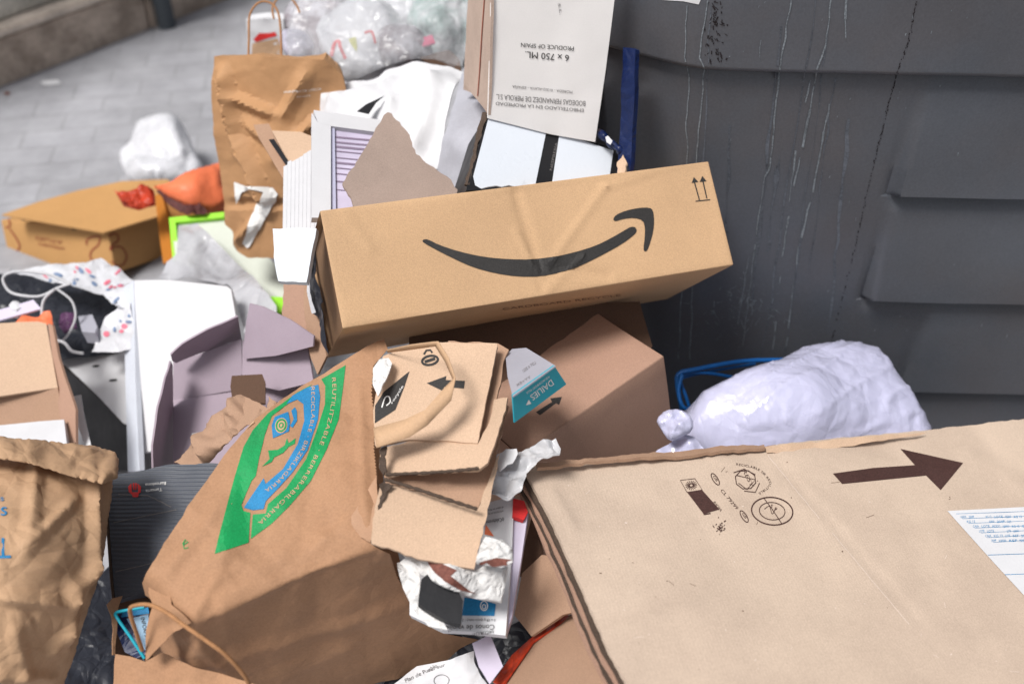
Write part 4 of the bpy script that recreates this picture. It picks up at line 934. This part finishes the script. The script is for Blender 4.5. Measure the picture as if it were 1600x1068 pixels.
# plastic carrier with flowers, cables, contents
ft = thing('floral_carrier_bag', 'black lined white carrier bag with pink and blue floral print at the left', 'carrier bag', P(110, 500, 2.3))
fl = sheet('floral_rim', [(14, 418), (70, 414), (160, 411), (185, 420), (212, 438), (206, 475), (180, 474), (160, 455), (120, 448), (60, 430)], [(14, 418, 2.18), (160, 411, 2.18), (180, 474, 2.02)], M['white_pl'], ft, 5, .001, .018, 14, .6)
sheet('dark_inside', [(-60, 420), (60, 428), (120, 446), (165, 456), (185, 478), (190, 545), (100, 560), (30, 560), (-60, 560)], [(0, 420, 2.30), (185, 478, 2.22), (60, 560, 2.10)], M['dark_in'], ft, 8, .003, .02, 8)
f2 = sheet('floral_side', [(140, 548), (150, 520), (165, 495), (182, 476), (206, 474), (212, 540), (170, 548)], [(140, 548, 2.02), (206, 474, 2.02), (170, 548, 2.0)], M['white_pl'], ft, 5, .001, .016, 16)
rd = [ell(random.uniform(60, 200), random.uniform(416, 470), random.uniform(2, 8), random.uniform(1, 3.5), random.uniform(-1, 1), 8) for _ in range(26)]+[ell(random.uniform(150, 205), random.uniform(490, 540), random.uniform(2, 6), random.uniform(2, 5), 0, 8) for _ in range(10)]
pk = mat('pink print', (.62, .16, .22), .5); 
decal('pink_flowers', rd[::2], [fl, f2], pk, ft, .001, 5); decal('blue_leaves', rd[1::2], [fl, f2], mat('blue print', (.16, .22, .34), .5), ft, .0012, 5)
cb_ = thing('white_cable', 'looped pale grey cable hanging over the floral carrier bag', 'cable', P(60, 480, 2.2))
cm = mat('grey cable', (.50, .50, .52), .4)
tube('cable_loop', [P(x, y, 2.05) for x, y in ((110, 444), (75, 428), (30, 424), (8, 430), (6, 442), (20, 458), (60, 463), (90, 450), (110, 443))], .0030, cm, cb_)
tube('cable_loop', [P(x, y, 2.0) for x, y in ((85, 452), (68, 470), (66, 500), (72, 525), (90, 545))], .0030, cm, cb_)
tube('cable_loop', [P(x, y, 2.03) for x, y in ((90, 452), (112, 470), (118, 495), (108, 520), (95, 532), (85, 520))], .0024, cm, cb_)
tube('cable_loop', [P(x, y, 2.0) for x, y in ((80, 530), (100, 535), (112, 548), (130, 552))], .0032, cm, cb_)
k1 = tag(sheet('orange_wrapper', [(20, 500), (40, 492), (60, 494), (80, 488), (84, 510), (60, 512), (24, 508)], [(20, 500, 2.0), (80, 488, 2.0), (60, 512, 1.97)], M['orange'], None, 5, .002, .015, 25), 'bright orange wrapper behind the open carton', 'wrapper')
tag(sheet('lilac_strip', [(-40, 494), (20, 478), (52, 468), (64, 482), (0, 500), (-40, 512)], [(-40, 494, 2.02), (52, 468, 2.02), (0, 500, 2.0)], M['purple'], None, 8, .004), 'flat pale lilac strip above the open carton at the left edge', 'packaging')
tag(sheet('cap', [(12, 478), (20, 471), (32, 472), (36, 480), (22, 484)], [(12, 478, 2.03), (32, 472, 2.05), (22, 484, 2.0)], M['white'], None, 4, .02, 0, 9, 0, .008, 8, rnd=1), 'small bottle, round and white, above the lilac strip', 'cap')  # only the round white cap is built
tag(sheet('grey_gadget', [(122, 494), (144, 491), (152, 510), (148, 520), (128, 518)], [(122, 494, 2.06), (144, 491, 2.06), (128, 518, 2.02)], M['greyprint'], None, 6, .03, 0), 'small grey gadget inside the floral carrier bag', 'gadget')
tag(sheet('purple_wrapper', [(92, 488), (116, 486), (118, 510), (100, 520), (90, 505)], [(92, 488, 2.07), (116, 486, 2.07), (100, 520, 2.03)], mat('dark purple foil', (.10, .04, .10), .3, .2, 10, .1, 100, .3, 40, .6, 30), None, 5, .004, .012, 30), 'dark purple foil wrapper inside the floral carrier bag', 'wrapper')

# ------------------------------------------------------------------ flat box with marker numbers
ax, o, dm = fit_box({(-1, -1, 1): (3, 336), (1, -1, 1): (162, 365, 2.52), (1, -1, -1): (186, 420), (-1, -1, -1): (14, 414), (1, 1, 1): (252, 337)}, (.28, .22, .09), .35)
mt_ = thing('flat_marked_box', 'shallow orange brown box with red marker numbers on the pavement', 'box', o-Vector((0, 0, .05)))
M['card_or'] = card('orange brown cardboard', 'c99a64', .80)
mb = rbox('box_body', ax, o, dm, M['card_or'], mt_, .003, .03, warpbox(.002, 6, 9))
z5b = lambda L: [(x/4, 240+y/4) for x, y in L]
ms = [stroke(spl(z5b(p), 6), 2.4) for p in ([(30, 400), (60, 420), (62, 455), (35, 460)], [(62, 470), (105, 530), (125, 580), (100, 610), (60, 600)], [(545, 570), (545, 540), (580, 520), (625, 520), (615, 570), (580, 600), (565, 640), (590, 690)], [(680, 520), (700, 500), (735, 510), (735, 545), (700, 570), (690, 600), (720, 580), (765, 590), (790, 640), (770, 690), (730, 700), (700, 670)])]
decal('marker_numbers', [], mb, M['ink_red'], mt_, .0012, meshes=ms)
decal('punched_hole', [ell(38, 342, 5, 3), ell(117, 356, 5, 3), ell(195, 350, 3, 3)], mb, M['black'], mt_, .0012, 4)
decal('printed_text', [], mb, M['ink_red'], mt_, .001, meshes=[text('FRUTA', (56, 368), (42, 8), (0, 6)), text('ORIGEN', (60, 378), (40, 8), (0, 5))])
sheet('lid_flap', [(3, 335), (60, 315), (120, 298), (190, 283), (260, 280), (300, 300), (252, 336), (162, 363)], [(3, 335, 2.60), (162, 363, 2.50), (252, 336, 2.575)], M['card_or'], mt_, 12, .004)
# second box and orange net
yt = thing('ochre_box', 'ochre cardboard box under the orange net bag', 'box', P(290, 380, 2.6))
sheet('side_panel', [(242, 306), (252, 300), (262, 340), (270, 405), (255, 412), (248, 360)], [(242, 306, 2.50), (262, 340, 2.46), (255, 412, 2.42)], mat('ochre card', srgb('a8671f'), .8), yt, 10, .01)
sheet('front_panel', [(252, 300), (300, 310), (345, 325), (350, 400), (268, 405)], [(252, 300, 2.50), (345, 325, 2.50), (268, 405, 2.45)], mat('ochre card', srgb('9a6a35'), .8), yt, 10, .01)
nt_ = thing('orange_net_bag', 'orange red net bag draped over the marked box', 'net bag', P(280, 300, 2.6))
sheet('net_body', [(240, 292), (262, 288), (300, 270), (345, 254), (362, 256), (362, 328), (330, 334), (300, 325), (262, 308)], [(240, 292, 2.40), (345, 254, 2.48), (330, 334, 2.38), (300, 290, 2.36)], M['orange'], nt_, 4, .004, .005, 9, .5, .02, 25, fac=((48, .016), (20, .004)))
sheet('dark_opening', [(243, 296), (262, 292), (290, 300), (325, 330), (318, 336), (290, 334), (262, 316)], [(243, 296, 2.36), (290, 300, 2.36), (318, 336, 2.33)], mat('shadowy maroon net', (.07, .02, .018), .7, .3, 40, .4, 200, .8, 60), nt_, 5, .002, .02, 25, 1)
sheet('net_knot', [(178, 296), (190, 303), (205, 303), (222, 290), (240, 298), (242, 318), (215, 326), (192, 320)], [(178, 296, 2.40), (222, 290, 2.40), (215, 326, 2.36)], M['redor'], nt_, 4, .006, .02, 22, .5, .012, 10)

# green rimmed board and clear film
bt_ = thing('lime_rimmed_board', 'white board with a lime green rim behind clear film', 'board', P(350, 440, 2.4))
sheet('board_panel', [(268, 345), (350, 338), (460, 440), (460, 492), (438, 482), (372, 425), (310, 420), (275, 410)], [(268, 345, 2.36), (350, 338, 2.36), (438, 482, 2.16)], mat('pale green white card', (.55, .58, .51), .6), bt_, 14, .01)
sheet('lime_rim', [(264, 340), (350, 331), (350, 339), (274, 347), (280, 405), (270, 408)], [(264, 340, 2.345), (350, 331, 2.345), (270, 408, 2.29)], M['lime'], bt_, 10, .012)
sheet('lime_corner', [(408, 470), (425, 463), (442, 464), (446, 486), (436, 488), (412, 478)], [(408, 470, 2.1), (442, 464, 2.1), (436, 488, 2.08)], M['lime'], bt_, 10, .012)
tag(sheet('clear_film', [(280, 352), (308, 350), (345, 385), (395, 432), (432, 478), (430, 500), (380, 520), (365, 455), (355, 446), (250, 436), (262, 412), (282, 402)], [(280, 352, 2.26), (395, 432, 2.12), (250, 436, 2.18), (380, 520, 2.0)], M['clear'], None, 5, .001, .006, 7, fac=((45, .022), (18, .006))), 'grey clear plastic film crumpled in front of the lime rimmed board', 'plastic film')

# ------------------------------------------------------------------ paper bag with the 7
t7 = thing('tall_paper_bag', 'tall brown paper bag with a big white 7 near its bottom', 'paper bag', P(420, 405, 2.3))
b7 = sheet('bag_body', [(336, 88), (375, 87), (400, 84), (440, 90), (505, 95), (535, 120), (545, 160), (520, 260), (500, 330), (470, 404), (385, 404), (366, 392), (358, 362), (347, 352), (340, 250), (334, 160)],
   [(336, 88, 1.98), (505, 95, 1.90), (345, 250, 2.07), (430, 250, 1.97), (366, 392, 2.13), (470, 404, 2.08), (540, 160, 1.96)], M['kraft_far'], t7, 5, .02, .003, 7, .4, fac=((70, .009), (30, .003)), wave=folds([(352, 110, 372, 210, .03, 14), (372, 210, 420, 330, .03, 16), (365, 150, 430, 180, .02, 12), (385, 190, 470, 260, .02, 14), (430, 250, 500, 180, .015, 12), (350, 320, 450, 318, -.012, 10), (366, 380, 400, 345, .02, 12), (480, 110, 440, 190, .015, 16)]), back=.10, R=60, seed=8, smooth=20)
decal('printed_seven', [[(368, 284), (372, 285), (388, 291), (428, 292), (436, 302), (392, 384), (388, 387), (378, 378), (411, 300), (392, 295), (380, 300), (370, 318)]], b7, M['whitei'], t7, .004, 5)
decal('printed_line', [], b7, M['whitei'], t7, .0015, meshes=[text('MUESTRA DE COLOR', (444, 146), (58, -6), (0, -3)), text('barcelona', (463, 152), (22, -2), (0, -2.5))])
tube('twine_handle', [P(x, y, 1.96) for x, y in ((388, 98), (389, 60), (390, 25), (402, 6), (418, 3), (432, 14), (438, 40), (440, 92))], .0022, M['twine'], t7)
tube('twine_handle', [P(x, y, 2.05) for x, y in ((428, 30), (426, 12), (436, -4), (450, -6), (463, 8), (468, 20))], .0022, M['twine'], t7)
wr = thing('white_paper_bag', 'small white paper bag with red print behind the tall paper bag', 'paper bag', P(415, 80, 2.3))
wrb = sheet('bag_body', [(383, 34), (412, 30), (442, 32), (448, 90), (390, 96), (386, 70)], [(383, 34, 2.3), (442, 32, 2.3), (390, 96, 2.35)], M['white'], wr, 8, .05, .012, 10)
decal('red_print', [[(396, 62), (405, 52), (420, 52), (430, 50), (433, 56), (418, 60), (400, 66)]], wrb, M['red'], wr)
decal('brown_print', [[(394, 68), (434, 60), (442, 84), (393, 90)]], wrb, M['kink'], wr)

# white bag on the pavement
tag(sheet('white_plastic_bag', [(184, 250), (188, 235), (202, 225), (210, 205), (215, 192), (245, 184), (280, 187), (292, 205), (305, 235), (320, 262), (300, 280), (250, 284), (200, 280)], [(184, 250, 2.92), (245, 184, 3.0), (320, 262, 2.9), (250, 284, 2.84)], M['white_pl'], None, 4, .02, .008, 6, 0, .05, 35, .06, rnd=1, smooth=70, fac=((46, .045), (20, .008))), 'crumpled white plastic bag alone on the pavement, left of the tall paper bag', 'plastic bag')

# background plastic bags
def pbag(pts, d, m, label, amp=.03, sc=8, name='plastic_bag', bulge=.05):
    xs = [p[0] for p in pts]; ys = [p[1] for p in pts]; y0, y1 = min(ys), max(ys); x0, x1 = min(xs), max(xs)
    c = [(x0, y0, d+.08), (x1, y0, d+.08), (x0, y1, d), (x1, y1, d), ((x0+x1)/2, (y0+y1)/2, d-.02)]
    return tag(sheet(name, pts, c, m, None, 4, .02, amp*.2, sc, 0, bulge*.7, 30, .06, rnd=1, smooth=70, fac=((48, amp*.9), (20, amp*.25))), label, 'plastic bag', 'plastic bags behind the boxes')
greyf = mat('greyish film', (.46, .45, .49), .3, .2, 14, .1, 100, .2, 30, .35, 12, .5, alpha=.85, cd=.012, col2=(.16, .12, .13))
grn = mat('grey green film', (.30, .40, .38), .3, .2, 14, .1, 100, .2, 30, .35, 12, .5, alpha=.85, cd=.012, col2=(.60, .60, .62))
lavf = mat('lavender film', (.52, .50, .60), .3, .15, 14, .1, 100, .2, 30, .35, 12, .5, alpha=.85, cd=.012)
pbag([(440, 60), (450, 20), (480, -10), (560, -30), (570, 40), (530, 90), (500, 100), (470, 90)], 2.35, greyf, 'greyish see-through plastic bag right behind the tall paper bag handles')
pbag([(436, 62), (450, 50), (478, 48), (492, 70), (488, 96), (465, 100), (445, 85)], 2.15, lavf, 'small pale lavender plastic bag at the top rim of the tall paper bag', .02, 12)
whb = pbag([(495, 40), (530, 18), (580, 5), (620, 12), (640, 60), (625, 110), (560, 128), (530, 125), (505, 95)], 2.2, M['white_pl'], 'white carrier bag with red, yellow and green doodles printed on it')
decal('red_doodle', [], whb, M['red'], whb, .002, meshes=[stroke(spl([(518, 88), (524, 68), (530, 66), (533, 78), (541, 92)]), 5), stroke(spl([(570, 52), (580, 50), (584, 58), (586, 68)]), 3.6)])
decal('yellow_doodle', [[(545, 62), (556, 58), (558, 82), (550, 72)]], whb, M['yellow'], whb, .002, 5, meshes=[stroke(ell(598, 66, 6, 9), 1.6, True), stroke(ell(600, 84, 5, 5), 1.4, True)])
pbag([(565, -30), (620, -40), (665, -20), (665, 30), (650, 70), (625, 60), (600, 20), (570, 10)], 2.4, M['white_pl'], 'white plastic bag at the very top, between the doodled bag and the green tinted one')
pbag([(638, 10), (660, -30), (740, -30), (745, 70), (735, 105), (690, 110), (650, 90), (636, 50)], 2.3, grn, 'grey green tinted plastic bag beside the grey white wine carton')
pbag([(600, 55), (640, 48), (668, 60), (680, 95), (640, 110), (600, 112)], 2.12, greyf, 'greyish plastic bag tucked above the curled white sheet')
pkb = tag(sheet('pink_wrapper', [(650, 60), (675, 54), (680, 66), (655, 72)], [(650, 60, 2.1), (675, 54, 2.1), (655, 72, 2.08)], mat('pink foil', (.6, .08, .18), .4), None, 5, .004, .008, 20), 'small pink wrapper on the grey green tinted plastic bag', 'wrapper')
tag(sheet('brown_scrap', [(655, 88), (700, 74), (718, 88), (720, 108), (680, 102)], [(655, 88, 2.05), (700, 74, 2.06), (680, 102, 2.03)], M['card_dark'], None, 5, .004, .012, 16), 'small brown cardboard scrap beside the wine carton', 'cardboard')

film = mat('see-through bag film', (.62, .63, .66), .16, .1, 14, .03, 100, .2, 30, .5, 12, .7, alpha=.20, cd=.010)
tag(sheet('clear_rubbish_bag', [(452, 96), (446, 60), (462, 10), (490, -35), (735, -35), (732, 60), (722, 104), (680, 92), (640, 92), (600, 104), (560, 122), (530, 124), (500, 100)],
    [(452, 96, 2.06), (735, -35, 2.16), (530, 124, 2.02), (722, 104, 2.02), (600, 20, 2.06), (470, 0, 2.2)], film, None, 5, .001, .006, 8, 0, .03, 40, fac=((70, .045), (30, .012)), smooth=40),
    'big loose see-through bag film covering the doodled bag and the other bags at the top', 'plastic bag')
# ------------------------------------------------------------------ white curled sheet
wc = thing('curled_white_sheet', 'big curled sheet of white card with grey underside behind the long golden box', 'card', P(640, 250, 1.9))
sheet('outer_face', [(455, 205), (500, 160), (545, 125), (600, 102), (650, 92), (680, 96), (722, 108), (722, 122), (700, 190), (685, 230), (684, 262), (640, 250), (600, 230), (545, 200), (490, 185)], [(455, 205, 1.95), (600, 102, 1.98), (650, 92, 1.98), (720, 110, 1.88), (684, 262, 1.76), (590, 180, 1.86)], M['white'], wc, 6, .002, .004, 8, .3, smooth=60, fac=((50, .020), (22, .004)), wave=folds([(500, 190, 620, 120, .02, 16), (600, 180, 700, 130, .03, 20), (640, 240, 690, 150, .02, 18)]))
sheet('grey_underside', [(722, 112), (745, 150), (763, 172), (752, 210), (735, 270), (728, 300), (684, 300), (684, 262), (688, 225), (702, 185)], [(722, 112, 1.86), (763, 172, 1.76), (684, 262, 1.76), (715, 220, 1.72), (728, 300, 1.70)], mat('grey card back', (.36, .36, .40), .6, .15, 10), wc, 9, .002, .010, 8)
sheet('inner_wall', [(590, 175), (640, 150), (680, 165), (684, 262), (686, 320), (560, 320), (560, 230)], [(590, 175, 1.90), (680, 165, 1.84), (686, 320, 1.76)], M['white'], wc, 12, .003)
sheet('slit_shade', [(558, 174), (572, 163), (600, 150), (588, 160), (576, 178)], [(558, 174, 1.80), (600, 150, 1.83), (576, 178, 1.80)], M['black'], wc, 5, .001)  # black sheet painted in as the shade of the slit
# white frame, paper stack
fr = thing('white_picture_frame', 'thick white frame with a lilac striped picture', 'frame', P(550, 300, 1.8))
FP = [(520, 190, 1.68), (600, 200, 1.70), (520, 320, 1.58)]
sheet('picture', [(515, 195), (600, 205), (600, 335), (515, 335)], [(x, y, d+.012) for x, y, d in FP], mat('lilac striped print', (.52, .47, .60), .5, .25, 5, .02), fr, 14, .002)
pic = bpy.data.objects['picture']
sb = []
for y in (214, 222, 229, 236, 246, 254, 262, 271, 283, 296): sb.append(stroke([(518, y), (560, y+4), (598, y+7)], random.uniform(1.2, 3.2)))
decal('picture_stripe', [], pic, mat('dark lilac stripe', (.22, .17, .24), .5), fr, .001, meshes=sb)
sheet('frame_top', [(490, 172), (600, 188), (600, 208), (517, 197), (497, 192)], FP, M['foam'], fr, 12, .012)
sheet('frame_side', [(487, 176), (497, 192), (517, 196), (517, 340), (487, 340)], FP, M['foam'], fr, 12, .012)
sheet('frame_inner_edge', [(517, 197), (523, 200), (525, 330), (517, 330)], [(x, y, d+.006) for x, y, d in FP], mat('lilac shade card', (.42, .42, .55), .6), fr, 12, .004)
ps_ = thing('white_paper_stack', 'thick stack of white sheets on edge beside the white picture frame', 'paper', P(465, 350, 1.7))
for i in range(9):
    x = 443+i*6.2; yo = random.uniform(-3, 3)+(-i*3.2)
    sheet('sheet_bundle', [(x, 258+yo), (x+6.0, 255+yo), (x+4.6, 358), (x-1.3, 358)], [(x, 258, 1.70), (x+30, 255, 1.705), (x-2, 358, 1.62)], M['foam'], ps_, 12, .02)
tag(sheet('white_card_block', [(426, 357), (468, 355), (494, 356), (486, 395), (478, 440), (434, 438), (427, 400)], [(426, 357, 1.53), (494, 356, 1.50), (434, 438, 1.47)], mat('cool white card', (.56, .59, .63), .6), None, 10, .008, .002, 9, .8), 'cool white square card block below the stack of white sheets', 'card')
bf = thing('slotted_brown_box', 'brown box corner with a dark slot leaning on the tall paper bag', 'box', P(450, 250, 1.8))
sheet('side_panel', [(396, 195), (420, 193), (425, 204), (452, 256), (452, 300), (443, 280), (404, 214)], [(396, 195, 1.84), (420, 193, 1.84), (452, 300, 1.74)], M['card'], bf, 8, .004)
sheet('top_panel', [(425, 204), (470, 206), (492, 215), (490, 232), (470, 248), (452, 256)], [(425, 204, 1.80), (492, 215, 1.78), (452, 256, 1.74)], M['card_tan'], bf, 8, .02)
sheet('dark_slot', [(420, 218), (428, 217), (452, 254), (447, 258)], [(420, 218, 1.785), (428, 217, 1.785), (447, 258, 1.725)], M['black'], bf, 8, .002)
# torn board triangle
tag(sheet('torn_cardboard', [(535, 286), (560, 248), (600, 178), (606, 174), (612, 176), (640, 210), (644, 222), (650, 240), (672, 258), (700, 276), (716, 296), (716, 330), (560, 340), (550, 312)], [(606, 174, 1.68), (716, 296, 1.60), (560, 320, 1.54)], M['card_grey'], None, 6, .005, .003, 9, 1.6), 'torn triangular grey brown board standing behind the long golden box', 'cardboard')
# black and white box
kw = thing('white_panelled_box', 'glossy black box with white panels and a torn brown edge', 'box', P(850, 260, 1.75))
kwb = sheet('front_panel', [(765, 172), (800, 180), (860, 200), (958, 232), (972, 240), (978, 270), (962, 290), (728, 298), (738, 260)], [(765, 172, 1.60), (958, 232, 1.67), (738, 290, 1.53)], M['black'], kw, 10, .10)
decal('white_panel', [[(766, 173), (854, 202), (836, 290), (812, 300), (760, 300), (742, 290), (739, 276)], [(874, 208), (958, 236), (950, 290), (930, 300), (860, 300)]], kwb, mat('cool gloss white', (.60, .635, .69), .3, .02, 5, .01), kw, .001, 10)
decal('silver_lettering', [], kwb, M['ink_gr'], kw, .0014, meshes=[text('NESPRESIA', (862, 268), (9, -44), (-4, -1))])
sheet('torn_edge', [(754, 176), (765, 172), (752, 205), (742, 250), (733, 288), (725, 288), (738, 245), (745, 205)], [(754, 176, 1.597), (765, 172, 1.597), (722, 294, 1.525)], M['edge'], kw, 5, .004, .004, 40, 1.6)

# wine carton
wn_ = thing('wine_carton', 'tall grey white wine carton with upside down black text', 'box', P(840, 150, 1.8))
wf = sheet('front_panel', [(768, -70), (970, -70), (960, 0), (945, 120), (930, 222), (860, 210), (762, 185), (766, 60)], [(768, 0, 1.50), (960, 0, 1.545), (762, 185, 1.585)], M['wine'], wn_, 12, .004, .002, 5)
wsd = sheet('side_panel', [(735, -70), (768, -70), (766, 60), (762, 180), (745, 155), (724, 130), (728, 60)], [(735, -70, 1.60), (768, -70, 1.468), (762, 180, 1.583)], M['wine_side'], wn_, 10, .004, .002, 8)
sheet('back_panel', [(735, -70), (968, -70), (930, 220), (724, 140)], [(735, -70, 1.66), (968, -70, 1.60), (724, 140, 1.78)], M['wine_side'], wn_, 20, .004)
z2 = lambda L: [(640+x/4, y/4) for x, y in L]
decal('printed_text', [], wf, M['ink'], wn_, .001, meshes=[text('6 x 750 ML.', z2([(998, 345)])[0], (-69, -6), (-.6, 10)), text('PRODUCE OF SPAIN', z2([(1028, 292)])[0], (-83, -6), (-.3, 6.6))])
decal('printed_small_text', [], wf, M['ink_gr'], wn_, .001, meshes=[text('EMBOTELLADO EN LA PROPIEDAD', z2([(1090, 680)])[0], (-138, -11), (-.3, 5.2)), text('BODEGAS FERNANDEZ DE PIEROLA S.L.', z2([(1100, 632)])[0], (-140, -11), (-.3, 8)), text('MOREDA - 01322-ALAVA - ESPAÑA', z2([(1018, 568)])[0], (-94, -9), (-.3, 4)), text('S.L.', z2([(925, 20)])[0], (3, 18), (4, 0)), ])
decal('red_line', [], wsd, M['ink_red'], wn_, .001, meshes=[stroke(z2([(470, -200), (470, 0), (455, 200), (440, 450), (428, 600)]), 1.4)])

# blue plastic board and tie
nv = thing('navy_plastic_board', 'navy blue plastic board wedged between the wine carton and the container', 'board', P(965, 250, 1.75))
sheet('board', [(974, 74), (985, 75), (991, 78), (989, 160), (983, 272), (962, 272), (966, 225), (970, 130)], [(962, 60, 1.60), (992, 78, 1.575), (960, 270, 1.64)], M['navy'], nv, 8, .01, .006, 12)
tube('blue_tie', [P(935, 205, 1.66), P(945, 215, 1.64), P(955, 225, 1.64), P(966, 232, 1.63), P(975, 240, 1.64)], .006, M['navy'], nv, 8, 6, lambda t: .7+.6*abs(math.sin(t*9)))
tag(sheet('yellowed_scrap', [(962, 252), (972, 240), (978, 255), (974, 275), (965, 275)], [(962, 252, 1.62), (972, 240, 1.62), (965, 275, 1.60)], M['card_tan'], None, 4, .003, .006, 40, 1), 'tiny yellowed cardboard scrap by the navy tie', 'cardboard')
tag(sheet('white_tie', [(946, 214), (950, 212), (957, 220), (954, 226), (948, 222)], [(946, 214, 1.62), (957, 220, 1.62), (948, 222, 1.62)], M['white'], None, 4, .003), 'tiny white plastic clip on the navy tie', 'clip')

# cardboard in shadowed brown: the shade under the long box is in its colour
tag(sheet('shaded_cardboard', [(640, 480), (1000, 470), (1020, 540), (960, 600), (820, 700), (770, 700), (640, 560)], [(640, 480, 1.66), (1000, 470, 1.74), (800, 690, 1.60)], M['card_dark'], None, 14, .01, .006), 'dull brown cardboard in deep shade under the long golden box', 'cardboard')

for o in list(bpy.data.objects):
    if '_o' in o: del o['_o']
